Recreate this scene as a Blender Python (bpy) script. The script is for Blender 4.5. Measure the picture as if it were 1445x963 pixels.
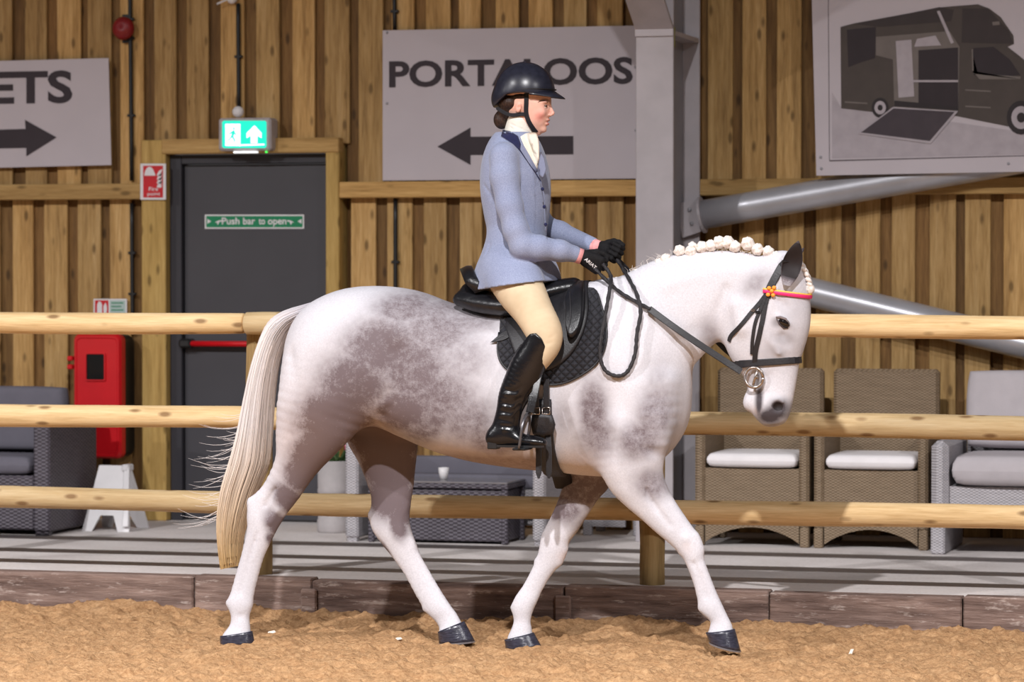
import bpy, math, random
import numpy as np
from mathutils import Vector
from mathutils.bvhtree import BVHTree
random.seed(7); RNG = np.random.default_rng(7)
C = bpy.context.scene.collection
for o in list(bpy.data.objects): bpy.data.objects.remove(o)

# ------------------------------------------------------------ camera, world, lamps, exposure
W_, H_ = 1445.0, 963.0
FPX = 4600.0
TH = math.atan(0.277); TP = math.atan(101.5/FPX); EYE = 1.685
sc = bpy.context.scene
cam = bpy.data.objects.new('camera', bpy.data.cameras.new('camera')); C.objects.link(cam)
cam.data.sensor_width = 36.0; cam.data.lens = FPX*36.0/W_
cam.location = (0, 0, EYE); cam.rotation_euler = (math.pi/2-TP, 0, TH)
cam.data.clip_end = 200
cam.data.dof.use_dof = True; cam.data.dof.focus_distance = 14.35; cam.data.dof.aperture_fstop = 3.2
sc.camera = cam
sc.view_settings.view_transform = 'Standard'; sc.view_settings.look = 'None'
sc.view_settings.gamma = 1.0; sc.view_settings.use_curve_mapping = False
sc.view_settings.exposure = 0.0
wd = bpy.data.worlds.new('arena_air'); sc.world = wd; wd.use_nodes = True
wd.node_tree.nodes['Background'].inputs[0].default_value = (1.0, 0.95, 0.96, 1)
wd.node_tree.nodes['Background'].inputs[1].default_value = 0.085
def lamp(x, y, z, power, tx, ty, tz, size=0.2, col=(1, .98, .99)):
    L = bpy.data.lights.new('arena_lamp', 'AREA'); L.shape = 'DISK'; L.size = size; L.energy = power; L.color = col; L.spread = math.radians(110)
    o = bpy.data.objects.new('arena_lamp', L); C.objects.link(o); o.location = (x, y, z)
    o.rotation_euler = (Vector((tx, ty, tz))-Vector((x, y, z))).to_track_quat('-Z', 'Y').to_euler()
for lx, lp in ((-15.5, 400), (-9.0, 480), (-2.5, 525), (4.0, 430)):
    lamp(lx, 6.6, 7.0, lp, lx*0.88-0.5, 9.7, 0.0)

# ------------------------------------------------------------ picture ray -> point on a real plane
_cp, _sp, _ct, _st = math.cos(TP), math.sin(TP), math.cos(TH), math.sin(TH)
FW = np.array([-_st*_cp, _ct*_cp, -_sp]); RT = np.array([_ct, _st, 0.0]); UP = np.cross(RT, FW)
ORG = np.array([0, 0, EYE])
def ray(px, py): return FW + RT*((px-W_/2)/FPX) + UP*((H_/2-py)/FPX)
def pY(px, py, Y): d = ray(px, py); return ORG + d*(Y/d[1])
def pZ(px, py, z): d = ray(px, py); return ORG + d*((z-EYE)/d[2])
def Yof(S): return FPX/S*_ct
YH = Yof(318.0)          # the horse's middle plane
YK = Yof(298.0)          # front of the kickboard
YF = YK + 0.17           # rails
YW = Yof(242.5)          # wall boards' front
DECK = 0.178
def wpt(px, py, off=0.0): return pY(px, py, YW-off)

# ------------------------------------------------------------ object helpers
ORI = {}
def mesh_from(name, V, Fc, smooth=True):
    me = bpy.data.meshes.new(name)
    me.from_pydata([tuple(map(float, v)) for v in V], [], [tuple(int(i) for i in f) for f in Fc])
    if smooth: me.polygons.foreach_set('use_smooth', [True]*len(me.polygons))
    me.update(); return me
def mk(name, V, Fc, mat, parent=None, origin=None, smooth=False):
    V = np.asarray(V, float)
    if parent is not None: org = ORI[parent.name]
    else: org = np.zeros(3) if origin is None else np.asarray(origin, float)
    me = mesh_from(name, V-org, Fc, smooth)
    o = bpy.data.objects.new(name, me); C.objects.link(o)
    if mat is not None: me.materials.append(mat)
    if parent is not None: o.parent = parent
    else: o.location = org
    ORI[o.name] = org
    return o
def empty(name, loc):
    o = bpy.data.objects.new(name, None); C.objects.link(o); o.location = tuple(map(float, loc)); o.empty_display_size = .1
    ORI[o.name] = np.asarray(loc, float); return o
def tag(o, label=None, cat=None, group=None, kind=None):
    if label: o['label'] = label
    if cat: o['category'] = cat
    if group: o['group'] = group
    if kind: o['kind'] = kind
    return o
def copy_tree(o, parent=None):
    c = o.copy(); C.objects.link(c)
    if parent is not None: c.parent = parent
    for ch in list(o.children): copy_tree(ch, c)
    return c
class MB:
    def __init__(s): s.v = []; s.f = []
    def add(s, V, Fc):
        n = len(s.v); s.v += [tuple(v) for v in V]; s.f += [tuple(i+n for i in f) for f in Fc]; return s
    def box(s, a, b, bev=0.0):
        a, b2 = np.minimum(a, b).astype(float), np.maximum(a, b).astype(float)
        x0, y0, z0 = a; x1, y1, z1 = b2
        if bev <= 0:
            V = [(x0,y0,z0),(x1,y0,z0),(x1,y1,z0),(x0,y1,z0),(x0,y0,z1),(x1,y0,z1),(x1,y1,z1),(x0,y1,z1)]
            return s.add(V, [(0,3,2,1),(4,5,6,7),(0,1,5,4),(1,2,6,5),(2,3,7,6),(3,0,4,7)])
        bev = min(bev, .49*min(x1-x0, y1-y0, z1-z0))
        c = (np.asarray(a)+b2)/2; h = (b2-np.asarray(a))/2
        V = []; idx = {}
        for sx in (-1,1):
            for sy in (-1,1):
                for sz in (-1,1):
                    for ax in range(3):
                        hh = h-bev; hh[ax] = h[ax]
                        idx[(sx,sy,sz,ax)] = len(V); V.append(c+hh*np.array([sx,sy,sz]))
        Fc = []
        def quad(pts):
            P = np.array([V[i] for i in pts]); n = np.cross(P[1]-P[0], P[2]-P[0])
            if np.dot(n, P.mean(0)-c) < 0: pts = pts[::-1]
            Fc.append(tuple(pts))
        for ax in range(3):
            o1, o2 = [i for i in range(3) if i != ax]
            for sg in (-1,1):
                q = []
                for s1, s2 in ((-1,-1),(1,-1),(1,1),(-1,1)):
                    k = [0,0,0]; k[ax] = sg; k[o1] = s1; k[o2] = s2; q.append(idx[(k[0],k[1],k[2],ax)])
                quad(q)
            for s1 in (-1,1):
                for s2 in (-1,1):
                    k = [0,0,0]; k[o1] = s1; k[o2] = s2
                    ka = k[:]; ka[ax] = -1; kb = k[:]; kb[ax] = 1
                    quad([idx[tuple(ka)+(o1,)], idx[tuple(kb)+(o1,)], idx[tuple(kb)+(o2,)], idx[tuple(ka)+(o2,)]])
        for sx in (-1,1):
            for sy in (-1,1):
                for sz in (-1,1): quad([idx[(sx,sy,sz,0)], idx[(sx,sy,sz,1)], idx[(sx,sy,sz,2)]])
        return s.add(V, Fc)
    def tube(s, P, R, n=8, cap=True, squash=None):
        P = [np.asarray(p, float) for p in P]; m = len(P)
        R = [R]*m if np.isscalar(R) else list(R)
        V = []; prev = None
        for i in range(m):
            t = P[min(i+1,m-1)]-P[max(i-1,0)]; t = t/(np.linalg.norm(t)+1e-12)
            if prev is None:
                h = np.array([0,0,1.]) if abs(t[2]) < .9 else np.array([1.,0,0])
                u = np.cross(h, t)
            else: u = prev-t*np.dot(prev, t)
            u /= np.linalg.norm(u)+1e-12; prev = u; w = np.cross(t, u)
            for k in range(n):
                a = 2*math.pi*k/n; V.append(P[i]+R[i]*(math.cos(a)*u+math.sin(a)*w))
        Fc = []
        for i in range(m-1):
            for k in range(n):
                k2 = (k+1) % n; Fc.append((i*n+k, i*n+k2, (i+1)*n+k2, (i+1)*n+k))
        if cap: Fc.append(tuple(range(n))[::-1]); Fc.append(tuple((m-1)*n+k for k in range(n)))
        return s.add(V, Fc)
    def prism(s, poly, dvec):
        poly = [np.asarray(p, float) for p in poly]; n = len(poly); d = np.asarray(dvec, float)
        V = poly+[p+d for p in poly]
        Fc = [tuple(range(n)), tuple(range(2*n-1, n-1, -1))]+[(i, i+n, (i+1) % n+n, (i+1) % n) for i in range(n)]
        return s.add(V, Fc)
    def strap(s, P, w, th, nrm):
        """flat strap through P, width w, thickness th, facing nrm (vector or list)"""
        P = [np.asarray(p, float) for p in P]; m = len(P); V = []
        for i in range(m):
            t = P[min(i+1,m-1)]-P[max(i-1,0)]; t /= np.linalg.norm(t)+1e-12
            n = np.asarray(nrm[i] if isinstance(nrm, list) else nrm, float); n = n-t*np.dot(n, t); n /= np.linalg.norm(n)+1e-12
            b = np.cross(t, n); ww = w[i] if isinstance(w, (list, tuple)) else w
            for sa, sb in ((-1,-.6),(-.8,-1),(.8,-1),(1,-.6),(1,.6),(.8,1),(-.8,1),(-1,.6)):
                V.append(P[i]+b*(sa*ww/2)+n*(sb*th/2))
        Fc = []
        for i in range(m-1):
            for k in range(8):
                k2 = (k+1) % 8; Fc.append((i*8+k, i*8+k2, (i+1)*8+k2, (i+1)*8+k))
        Fc.append(tuple(range(8))[::-1]); Fc.append(tuple((m-1)*8+k for k in range(8)))
        return s.add(V, Fc)
    def ell(s, c, r, nu=12, nv=8, rot=None):
        V = []; Fc = []
        for j in range(nv+1):
            ph = math.pi*j/nv
            for i in range(nu):
                a = 2*math.pi*i/nu
                q = np.array([math.sin(ph)*math.cos(a)*r[0], math.sin(ph)*math.sin(a)*r[1], math.cos(ph)*r[2]])
                if rot is not None: q = rot@q
                V.append(np.asarray(c)+q)
        for j in range(nv):
            for i in range(nu):
                i2 = (i+1) % nu; Fc.append((j*nu+i, (j+1)*nu+i, (j+1)*nu+i2, j*nu+i2))
        return s.add(V, Fc)
    def lathe(s, c, prof, n=24):
        V = []; m = len(prof)
        for r, z in prof:
            for k in range(n):
                a = 2*math.pi*k/n; V.append((c[0]+r*math.cos(a), c[1]+r*math.sin(a), c[2]+z))
        Fc = [(i*n+k, i*n+(k+1) % n, (i+1)*n+(k+1) % n, (i+1)*n+k) for i in range(m-1) for k in range(n)]
        Fc.append(tuple(range(n))[::-1]); Fc.append(tuple((m-1)*n+k for k in range(n)))
        return s.add(V, Fc)
    def mk(s, name, mat, parent=None, origin=None, smooth=False): return mk(name, s.v, s.f, mat, parent, origin, smooth)
def rotY(a):
    c, s_ = math.cos(a), math.sin(a); return np.array([[c,0,s_],[0,1,0],[-s_,0,c]])
def rotZ(a):
    c, s_ = math.cos(a), math.sin(a); return np.array([[c,-s_,0],[s_,c,0],[0,0,1]])
def catmull(P, k):
    P = np.asarray(P, float); n = len(P); out = []
    for i in range(n-1):
        p0, p1, p2, p3 = P[max(i-1,0)], P[i], P[i+1], P[min(i+2,n-1)]
        for j in range(k):
            t = j/k
            out.append(.5*((2*p1)+(-p0+p2)*t+(2*p0-5*p1+4*p2-p3)*t*t+(-p0+3*p1-3*p2+p3)*t**3))
    out.append(P[-1]); return np.array(out)

# ------------------------------------------------------------ implicit body builder (smooth union + surface nets)
class Field:
    def __init__(s, lo, hi, vox):
        s.lo = np.asarray(lo, float); s.vox = vox
        s.n = np.ceil((np.asarray(hi)-s.lo)/vox).astype(int)+1
        s.F = np.full(s.n, 0.5, np.float32)
        s.ax = [s.lo[i]+vox*np.arange(s.n[i]) for i in range(3)]
    def sl(s, a, b):
        i0 = np.clip(np.floor((np.asarray(a)-s.lo)/s.vox).astype(int), 0, s.n-1)
        i1 = np.clip(np.ceil((np.asarray(b)-s.lo)/s.vox).astype(int)+1, 1, s.n)
        if (i1 <= i0).any(): return None
        return tuple(slice(i0[k], i1[k]) for k in range(3))
    def grid(s, q): return (s.ax[0][q[0]][:,None,None], s.ax[1][q[1]][None,:,None], s.ax[2][q[2]][None,None,:])
    def blend(s, P, q, k):
        A = s.F[q]
        if k <= 0: s.F[q] = np.minimum(A, P); return
        h = np.clip(k-np.abs(A-P), 0, None)/k
        s.F[q] = np.minimum(A, P)-h*h*k*.25
    def sweep(s, nodes, k=.02, sub=4, pw=2.0):
        """nodes: (centre, in-plane half vector, lateral radius); the lateral axis is y"""
        c = catmull([n[0] for n in nodes], sub); a = catmull([n[1] for n in nodes], sub)
        rl = catmull([[n[2]] for n in nodes], sub)[:,0]
        ra = np.linalg.norm(a, axis=1); m = max(ra.max(), rl.max())+k+.03
        q0 = s.sl(c.min(0)-m, c.max(0)+m)
        P = np.full(s.F[q0].shape, .5, np.float32); off = [q0[i].start for i in range(3)]
        for i in range(len(c)-1):
            R = max(ra[i], ra[i+1], rl[i], rl[i+1])+k+.025
            q = s.sl(np.minimum(c[i], c[i+1])-R, np.maximum(c[i], c[i+1])+R)
            if q is None: continue
            X, Y, Z = s.grid(q); d = c[i+1]-c[i]; L2 = max(d@d, 1e-9)
            t = np.clip(((X-c[i][0])*d[0]+(Y-c[i][1])*d[1]+(Z-c[i][2])*d[2])/L2, 0, 1)
            qx = X-(c[i][0]+t*d[0]); qy = Y-(c[i][1]+t*d[1]); qz = Z-(c[i][2]+t*d[2])
            ax_ = a[i][0]+t*(a[i+1][0]-a[i][0]); az_ = a[i][2]+t*(a[i+1][2]-a[i][2])
            rr = np.sqrt(ax_*ax_+az_*az_)+1e-6; ux = ax_/rr; uz = az_/rr
            rL = rl[i]+t*(rl[i+1]-rl[i])
            ca = qx*ux+qz*uz; cw = -qx*uz+qz*ux; rm = np.minimum(rr, rL)
            if pw == 2.0: e = np.sqrt((ca/rr)**2+(qy/rL)**2+(cw/rm)**2)
            else: e = (np.abs(ca/rr)**pw+np.abs(qy/rL)**pw+np.abs(cw/rm)**pw)**(1/pw)
            loc = tuple(slice(q[j].start-off[j], q[j].stop-off[j]) for j in range(3))
            P[loc] = np.minimum(P[loc], (e-1)*rm)
        s.blend(P, q0, k); return s
    def ell(s, c, r, k=.02, rot=None):
        c = np.asarray(c, float); r = np.asarray(r, float); R = r.max()+k+.02
        q = s.sl(c-R, c+R)
        if q is None: return s
        X, Y, Z = s.grid(q); X = X-c[0]; Y = Y-c[1]; Z = Z-c[2]
        if rot is not None: X, Y, Z = (rot.T[0][0]*X+rot.T[0][1]*Y+rot.T[0][2]*Z, rot.T[1][0]*X+rot.T[1][1]*Y+rot.T[1][2]*Z, rot.T[2][0]*X+rot.T[2][1]*Y+rot.T[2][2]*Z)
        e = np.sqrt((X/r[0])**2+(Y/r[1])**2+(Z/r[2])**2)
        s.blend((e-1)*r.min(), q, k); return s
    def cap(s, p0, p1, r0, r1=None, k=.005):
        r1 = r0 if r1 is None else r1
        p0 = np.asarray(p0, float); p1 = np.asarray(p1, float); R = max(r0, r1)+k+.015
        q = s.sl(np.minimum(p0, p1)-R, np.maximum(p0, p1)+R)
        if q is None: return s
        X, Y, Z = s.grid(q); d = p1-p0; L2 = max(d@d, 1e-12)
        t = np.clip(((X-p0[0])*d[0]+(Y-p0[1])*d[1]+(Z-p0[2])*d[2])/L2, 0, 1)
        e = np.sqrt((X-p0[0]-t*d[0])**2+(Y-p0[1]-t*d[1])**2+(Z-p0[2]-t*d[2])**2)-(r0+t*(r1-r0))
        s.blend(e, q, k); return s
    def chain(s, P, R, k=.005, kk=None):
        for i in range(len(P)-1): s.cap(P[i], P[i+1], R[i], R[i+1], k)
        return s
    def bump(s, P, r, amp, ys=None):
        """raise (amp<0: sink) the surface along a polyline with a soft radius r; ys: -1 near side only, +1 far side only"""
        P = [np.asarray(p, float) for p in P]
        if len(P) == 1: P = [P[0], P[0]+1e-4]
        lo = np.min(P, 0)-3*r; hi = np.max(P, 0)+3*r
        q = s.sl(lo, hi)
        if q is None: return s
        X, Y, Z = s.grid(q); D = None
        for a, b in zip(P[:-1], P[1:]):
            d = b-a; L2 = max(d@d, 1e-12)
            t = np.clip(((X-a[0])*d[0]+(Y-a[1])*d[1]+(Z-a[2])*d[2])/L2, 0, 1)
            e = (X-a[0]-t*d[0])**2+(Y-a[1]-t*d[1])**2+(Z-a[2]-t*d[2])**2
            D = e if D is None else np.minimum(D, e)
        s.F[q] -= (amp*np.exp(-D/(r*r))).astype(np.float32); return s
    def cut(s, p, n):
        """remove what lies on the side the normal n points to"""
        n = np.asarray(n, float)/np.linalg.norm(n)
        X, Y, Z = s.grid(tuple(slice(0, k) for k in s.n))
        s.F = np.maximum(s.F, ((X-p[0])*n[0]+(Y-p[1])*n[1]+(Z-p[2])*n[2]).astype(np.float32)); return s
    def sub(s, other_e, k=0): s.F = np.maximum(s.F, -other_e); return s
    def mesh(s, smooth=2):
        F = s.F; F = np.pad(F, 1, constant_values=.5); n = np.array(F.shape); S = F < 0
        cn = np.zeros(n-1, np.uint8)
        for a in (0,1):
            for b in (0,1):
                for c in (0,1): cn += S[a:n[0]-1+a, b:n[1]-1+b, c:n[2]-1+c]
        act = (cn > 0) & (cn < 8); I = np.argwhere(act)
        vid = np.full(n-1, -1, np.int64); vid[act] = np.arange(len(I))
        acc = np.zeros((len(I), 3)); cnt = np.zeros(len(I))
        cor = np.array([(a,b,c) for a in (0,1) for b in (0,1) for c in (0,1)])
        val = [F[I[:,0]+c[0], I[:,1]+c[1], I[:,2]+c[2]] for c in cor]
        for i in range(8):
            for j in range(i+1, 8):
                if np.abs(cor[i]-cor[j]).sum() != 1: continue
                m = (val[i] < 0) != (val[j] < 0); den = val[i]-val[j]
                t = np.where(m, val[i]/np.where(den == 0, 1, den), 0)
                acc += m[:,None]*(cor[i]+t[:,None]*(cor[j]-cor[i])); cnt += m
        V = s.lo+s.vox*(I-1+acc/np.maximum(cnt, 1)[:,None])
        quads = []
        for ax in range(3):
            o1, o2 = [(1,2),(2,0),(0,1)][ax]
            sl0 = [slice(None)]*3; sl1 = [slice(None)]*3
            sl0[ax] = slice(0, n[ax]-1); sl1[ax] = slice(1, n[ax])
            ch = S[tuple(sl0)] != S[tuple(sl1)]; E = np.argwhere(ch)
            E = E[(E[:,o1] > 0) & (E[:,o2] > 0) & (E[:,o1] < n[o1]-1) & (E[:,o2] < n[o2]-1)]
            fl = S[tuple(sl0)][E[:,0], E[:,1], E[:,2]]
            def g(d1, d2):
                J = E.copy(); J[:,o1] -= d1; J[:,o2] -= d2; return vid[J[:,0], J[:,1], J[:,2]]
            q = np.stack([g(1,1), g(0,1), g(0,0), g(1,0)], 1); q[~fl] = q[~fl][:, ::-1]; quads.append(q)
        Q = np.concatenate(quads)
        if smooth:
            e = np.concatenate([Q[:, [0,1]], Q[:, [1,2]], Q[:, [2,3]], Q[:, [3,0]]]); N = len(V)
            for it in range(smooth):
                for lam in (.5, -.42):
                    sm = np.zeros((N, 3)); deg = np.bincount(e[:,0], minlength=N)+np.bincount(e[:,1], minlength=N)
                    for k in range(3): sm[:,k] = np.bincount(e[:,0], V[e[:,1],k], N)+np.bincount(e[:,1], V[e[:,0],k], N)
                    V = V+lam*(sm/np.maximum(deg, 1)[:,None]-V)
        return V, Q
def mk_big(name, V, Q, mat, parent=None, origin=None, colors=None):
    org = ORI[parent.name] if parent is not None else (np.zeros(3) if origin is None else np.asarray(origin, float))
    me = bpy.data.meshes.new(name); N = len(V); M = len(Q)
    me.vertices.add(N); me.vertices.foreach_set('co', (V-org).astype(np.float32).ravel())
    me.loops.add(M*4); me.loops.foreach_set('vertex_index', Q.astype(np.int32).ravel())
    me.polygons.add(M); me.polygons.foreach_set('loop_start', np.arange(0, M*4, 4, dtype=np.int32))
    me.polygons.foreach_set('loop_total', np.full(M, 4, np.int32))
    me.polygons.foreach_set('use_smooth', np.ones(M, bool)); me.update(calc_edges=True); me.validate()
    if colors is not None:
        at = me.color_attributes.new('Col', 'FLOAT_COLOR', 'POINT')
        cc = np.ones((N, 4), np.float32); cc[:, :colors.shape[1]] = colors; at.data.foreach_set('color', cc.ravel())
    if mat: me.materials.append(mat)
    o = bpy.data.objects.new(name, me); C.objects.link(o)
    if parent is not None: o.parent = parent
    else: o.location = org
    ORI[o.name] = org; return o

# ------------------------------------------------------------ materials
def srgb(r, g, b):
    f = lambda c: (c/255/12.92 if c/255 <= .04045 else ((c/255+.055)/1.055)**2.4); return (f(r), f(g), f(b), 1)
class NT:
    def __init__(s, name):
        s.m = bpy.data.materials.new(name); s.m.use_nodes = True; s.t = s.m.node_tree; s.b = s.t.nodes['Principled BSDF']
    def n(s, ty, **kw):
        x = s.t.nodes.new(ty)
        for k, v in kw.items():
            if k.startswith('i_'): x.inputs[k[2:].replace('_', ' ')].default_value = v
            else: setattr(x, k, v)
        return x
    def l(s, a, b): s.t.links.new(a, b); return s
    def coord(s, scale=(1,1,1), rnd=0.0, kind='Object'):
        tc = s.n('ShaderNodeTexCoord'); mp = s.n('ShaderNodeMapping'); mp.inputs['Scale'].default_value = scale
        s.l(tc.outputs[kind], mp.inputs['Vector'])
        if rnd:
            oi = s.n('ShaderNodeObjectInfo'); mu = s.n('ShaderNodeMath', operation='MULTIPLY'); mu.inputs[1].default_value = rnd
            s.l(oi.outputs['Random'], mu.inputs[0]); s.l(mu.outputs[0], mp.inputs['Location'])
        return mp.outputs['Vector']
    def noise(s, vec, scale, detail=3, rough=.55, out='Fac'):
        x = s.n('ShaderNodeTexNoise'); x.inputs['Scale'].default_value = scale; x.inputs['Detail'].default_value = detail; x.inputs['Roughness'].default_value = rough
        if vec is not None: s.l(vec, x.inputs['Vector'])
        return x.outputs[out]
    def ramp(s, fac, stops):
        r = s.n('ShaderNodeValToRGB'); e = r.color_ramp.elements
        while len(e) < len(stops): e.new(.5)
        for i, (p, c) in enumerate(stops): e[i].position = p; e[i].color = c if len(c) == 4 else (*c, 1)
        s.l(fac, r.inputs['Fac']); return r.outputs['Color']
    def mix(s, fac, a, b, mode='MIX'):
        x = s.n('ShaderNodeMix', data_type='RGBA', blend_type=mode)
        for v, i in ((fac, 0), (a, 6), (b, 7)):
            if hasattr(v, 'links'): s.l(v, x.inputs[i])
            else: x.inputs[i].default_value = v
        return x.outputs[2]
    def math(s, op, a, b=None):
        x = s.n('ShaderNodeMath', operation=op)
        for v, i in ((a, 0), (b, 1)):
            if v is None: continue
            if hasattr(v, 'links'): s.l(v, x.inputs[i])
            else: x.inputs[i].default_value = v
        return x.outputs[0]
    def bump(s, h, strength=.3, dist=.01):
        b = s.n('ShaderNodeBump'); b.inputs['Strength'].default_value = strength; b.inputs['Distance'].default_value = dist
        s.l(h, b.inputs['Height']); s.l(b.outputs[0], s.b.inputs['Normal'])
    def base(s, c):
        if hasattr(c, 'links'): s.l(c, s.b.inputs['Base Color'])
        else: s.b.inputs['Base Color'].default_value = c
    def pr(s, rough=.5, metal=0, spec=.5, sheen=0):
        s.b.inputs['Roughness'].default_value = rough; s.b.inputs['Metallic'].default_value = metal
        s.b.inputs['Specular IOR Level'].default_value = spec
        if sheen: s.b.inputs['Sheen Weight'].default_value = sheen
        return s
def simple(name, col, rough=.5, metal=0, spec=.5, var=.12, vs=20, bump=0, bs=60, sheen=0):
    t = NT(name); t.pr(rough, metal, spec, sheen); v = t.coord()
    n = t.noise(v, vs, 3)
    lo = tuple(c*(1-var) for c in col[:3])+(1,); hi = tuple(min(1, c*(1+var)) for c in col[:3])+(1,)
    t.base(t.ramp(n, [(.3, lo), (.7, hi)]))
    if bump: t.bump(t.noise(v, bs, 3), bump, .01)
    return t.m
def wood(name, dark, mid, light, axis, rnd=37.0, rough=.7, knot=True, gs=1.0, kcol=None):
    t = NT(name); t.pr(rough, 0, .3)
    sc_ = [16*gs]*3; sc_[axis] = 1.1*gs
    v = t.coord(tuple(sc_), rnd)
    n1 = t.noise(v, 1.6, 5, .6); base = t.ramp(n1, [(.28, dark), (.5, mid), (.72, light)])
    n2 = t.noise(v, 7.0, 3, .6); base = t.mix(.35, base, t.ramp(n2, [(.3, dark), (.7, light)]))
    oi = t.n('ShaderNodeObjectInfo'); br = t.ramp(oi.outputs['Random'], [(0, (.72,.70,.68,1)), (.5, (.92,.92,.92,1)), (1, (1.12,1.06,1.0,1))])
    base = t.mix(1.0, base, br, 'MULTIPLY')
    if knot:
        sk = [13.0]*3; sk[axis] = 5.0
        vk = t.coord(tuple(sk), rnd*1.7); vo = t.n('ShaderNodeTexVoronoi'); vo.inputs['Scale'].default_value = 1.0; vo.inputs['Randomness'].default_value = 1
        t.l(vk, vo.inputs['Vector'])
        kf = t.ramp(vo.outputs['Distance'], [(.10, (1,1,1,1)), (.22, (0,0,0,1))])
        base = t.mix(t.math('MULTIPLY', kf, .75), base, kcol or tuple(c*.45 for c in dark[:3])+(1,))
    t.base(base); t.bump(n2, .25, .004); return t.m
def woven(name, col, dark, sx=90, sz=90, rough=.6, strength=.8):
    t = NT(name); t.pr(rough, 0, .4); v = t.coord((1,1,1))
    sep = t.n('ShaderNodeSeparateXYZ'); t.l(v, sep.inputs[0])
    a = t.math('ADD', sep.outputs[0], sep.outputs[1])
    w1 = t.math('SINE', t.math('MULTIPLY', a, sx*2.2)); w2 = t.math('SINE', t.math('MULTIPLY', sep.outputs[2], sz*4.0))
    ck = t.math('MULTIPLY', t.math('SIGN', w1), w2); h = t.math('ADD', t.math('MULTIPLY', ck, .5), .5)
    nz = t.noise(t.coord((6, 6, 70)), 1.5, 3)
    c = t.mix(h, dark, col); c = t.mix(.35, c, t.ramp(nz, [(.3, dark), (.7, col)]))
    t.base(c); t.bump(h, strength, .006); return t.m
M = {}
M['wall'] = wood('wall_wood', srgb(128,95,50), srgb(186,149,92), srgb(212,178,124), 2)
M['wall_under'] = wood('wall_wood_under', srgb(84,59,31), srgb(124,91,50), srgb(150,116,70), 2)  # darker copy of the wood: shade of the recesses put into the colour
M['timber_x'] = wood('batten_wood', srgb(146,112,62), srgb(188,150,92), srgb(208,174,116), 0)
M['timber_z'] = wood('post_wood', srgb(150,118,60), srgb(190,156,90), srgb(208,176,110), 2)
M['rail'] = wood('rail_wood', srgb(184,152,104), srgb(222,194,146), srgb(236,214,172), 0, kcol=srgb(110,74,38))
M['fpost'] = wood('fence_post_wood', srgb(144,118,76), srgb(182,154,104), srgb(206,178,128), 2)
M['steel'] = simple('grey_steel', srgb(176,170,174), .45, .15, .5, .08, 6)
M['steel_dark'] = simple('grey_steel_shaded', srgb(146,144,149), .5, .15, .5, .08, 6)  # darker copy of the grey steel, the web's shade put into its colour
M['pipe'] = simple('galvanised_tube', srgb(184,184,190), .34, .45, .5, .1, 5)
M['banner'] = simple('banner_vinyl', srgb(188,180,186), .55, 0, .4, .03, 3, .25, 2.5)
M['ink'] = simple('banner_ink', srgb(54,46,52), .6, 0, .3, .06, 8)
M['black'] = simple('black_plastic', srgb(22,22,24), .45, 0, .5, .2, 30)
M['door'] = simple('door_paint', srgb(66,65,70), .5, 0, .4, .05, 3)
M['doorframe'] = simple('door_frame_paint', srgb(50,49,55), .5, 0, .4, .05, 3)
M['red'] = simple('red_plastic', srgb(205,16,28), .4, 0, .5, .06, 6)
M['signred'] = simple('sign_red', srgb(196,24,36), .5, 0, .4, .04, 9)
M['white'] = simple('white_plastic', srgb(222,220,222), .5, 0, .4, .04, 9)
M['green'] = simple('sign_green', srgb(10,128,84), .5, 0, .4, .05, 9)
M['greytext'] = simple('sign_pale_print', srgb(170,190,186), .5, 0, .4, .04, 9)
M['darkglass'] = simple('dark_window', srgb(24,26,28), .15, 0, .5, .1, 8)
def emis(name, col, s):
    t = NT(name); t.base(col); t.b.inputs['Emission Color'].default_value = col; t.b.inputs['Emission Strength'].default_value = s; return t.m
M['exit_green'] = emis('exit_green_light', (0.0, .74, .50, 1), .85)
M['exit_white'] = emis('exit_white_light', (.95, 1, 1, 1), 1.3)
M['leather'] = simple('black_leather', srgb(20,20,24), .33, 0, .5, .25, 40, .12, 160)
M['leather_matt'] = simple('black_matt_leather', srgb(30,29,33), .5, 0, .5, .25, 40, .15, 160)
M['boot'] = simple('black_boot_leather', srgb(15,15,19), .26, 0, .5, .25, 25, .1, 60)
M['metal'] = simple('bit_metal', srgb(176,166,160), .25, .95, .5, .06, 20)
M['ironmetal'] = simple('stirrup_metal', srgb(110,108,112), .35, .8, .5, .1, 20)
M['cushion_white'] = simple('white_cushion_cloth', srgb(240,236,238), .9, 0, .2, .04, 9, .1, 120)
M['cushion_grey'] = simple('grey_cushion_cloth', srgb(104,102,112), .9, 0, .2, .06, 9, .1, 120)
M['cushion_pale'] = simple('pale_cushion_cloth', srgb(186,180,184), .9, 0, .2, .05, 9, .1, 120)
M['rattan_brown'] = woven('brown_rattan', srgb(150,130,106), srgb(104,86,66), 100, 105, .6, .5)
M['rattan_grey'] = woven('dark_grey_rattan', srgb(104,98,108), srgb(48,42,48), 60, 75, .5, .7)
M['rattan_pale'] = woven('pale_grey_rattan', srgb(196,192,196), srgb(146,142,146), 100, 105, .6, .5)
# ============================================================ SETTING
X0, X1 = -9.6, -0.6
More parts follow.
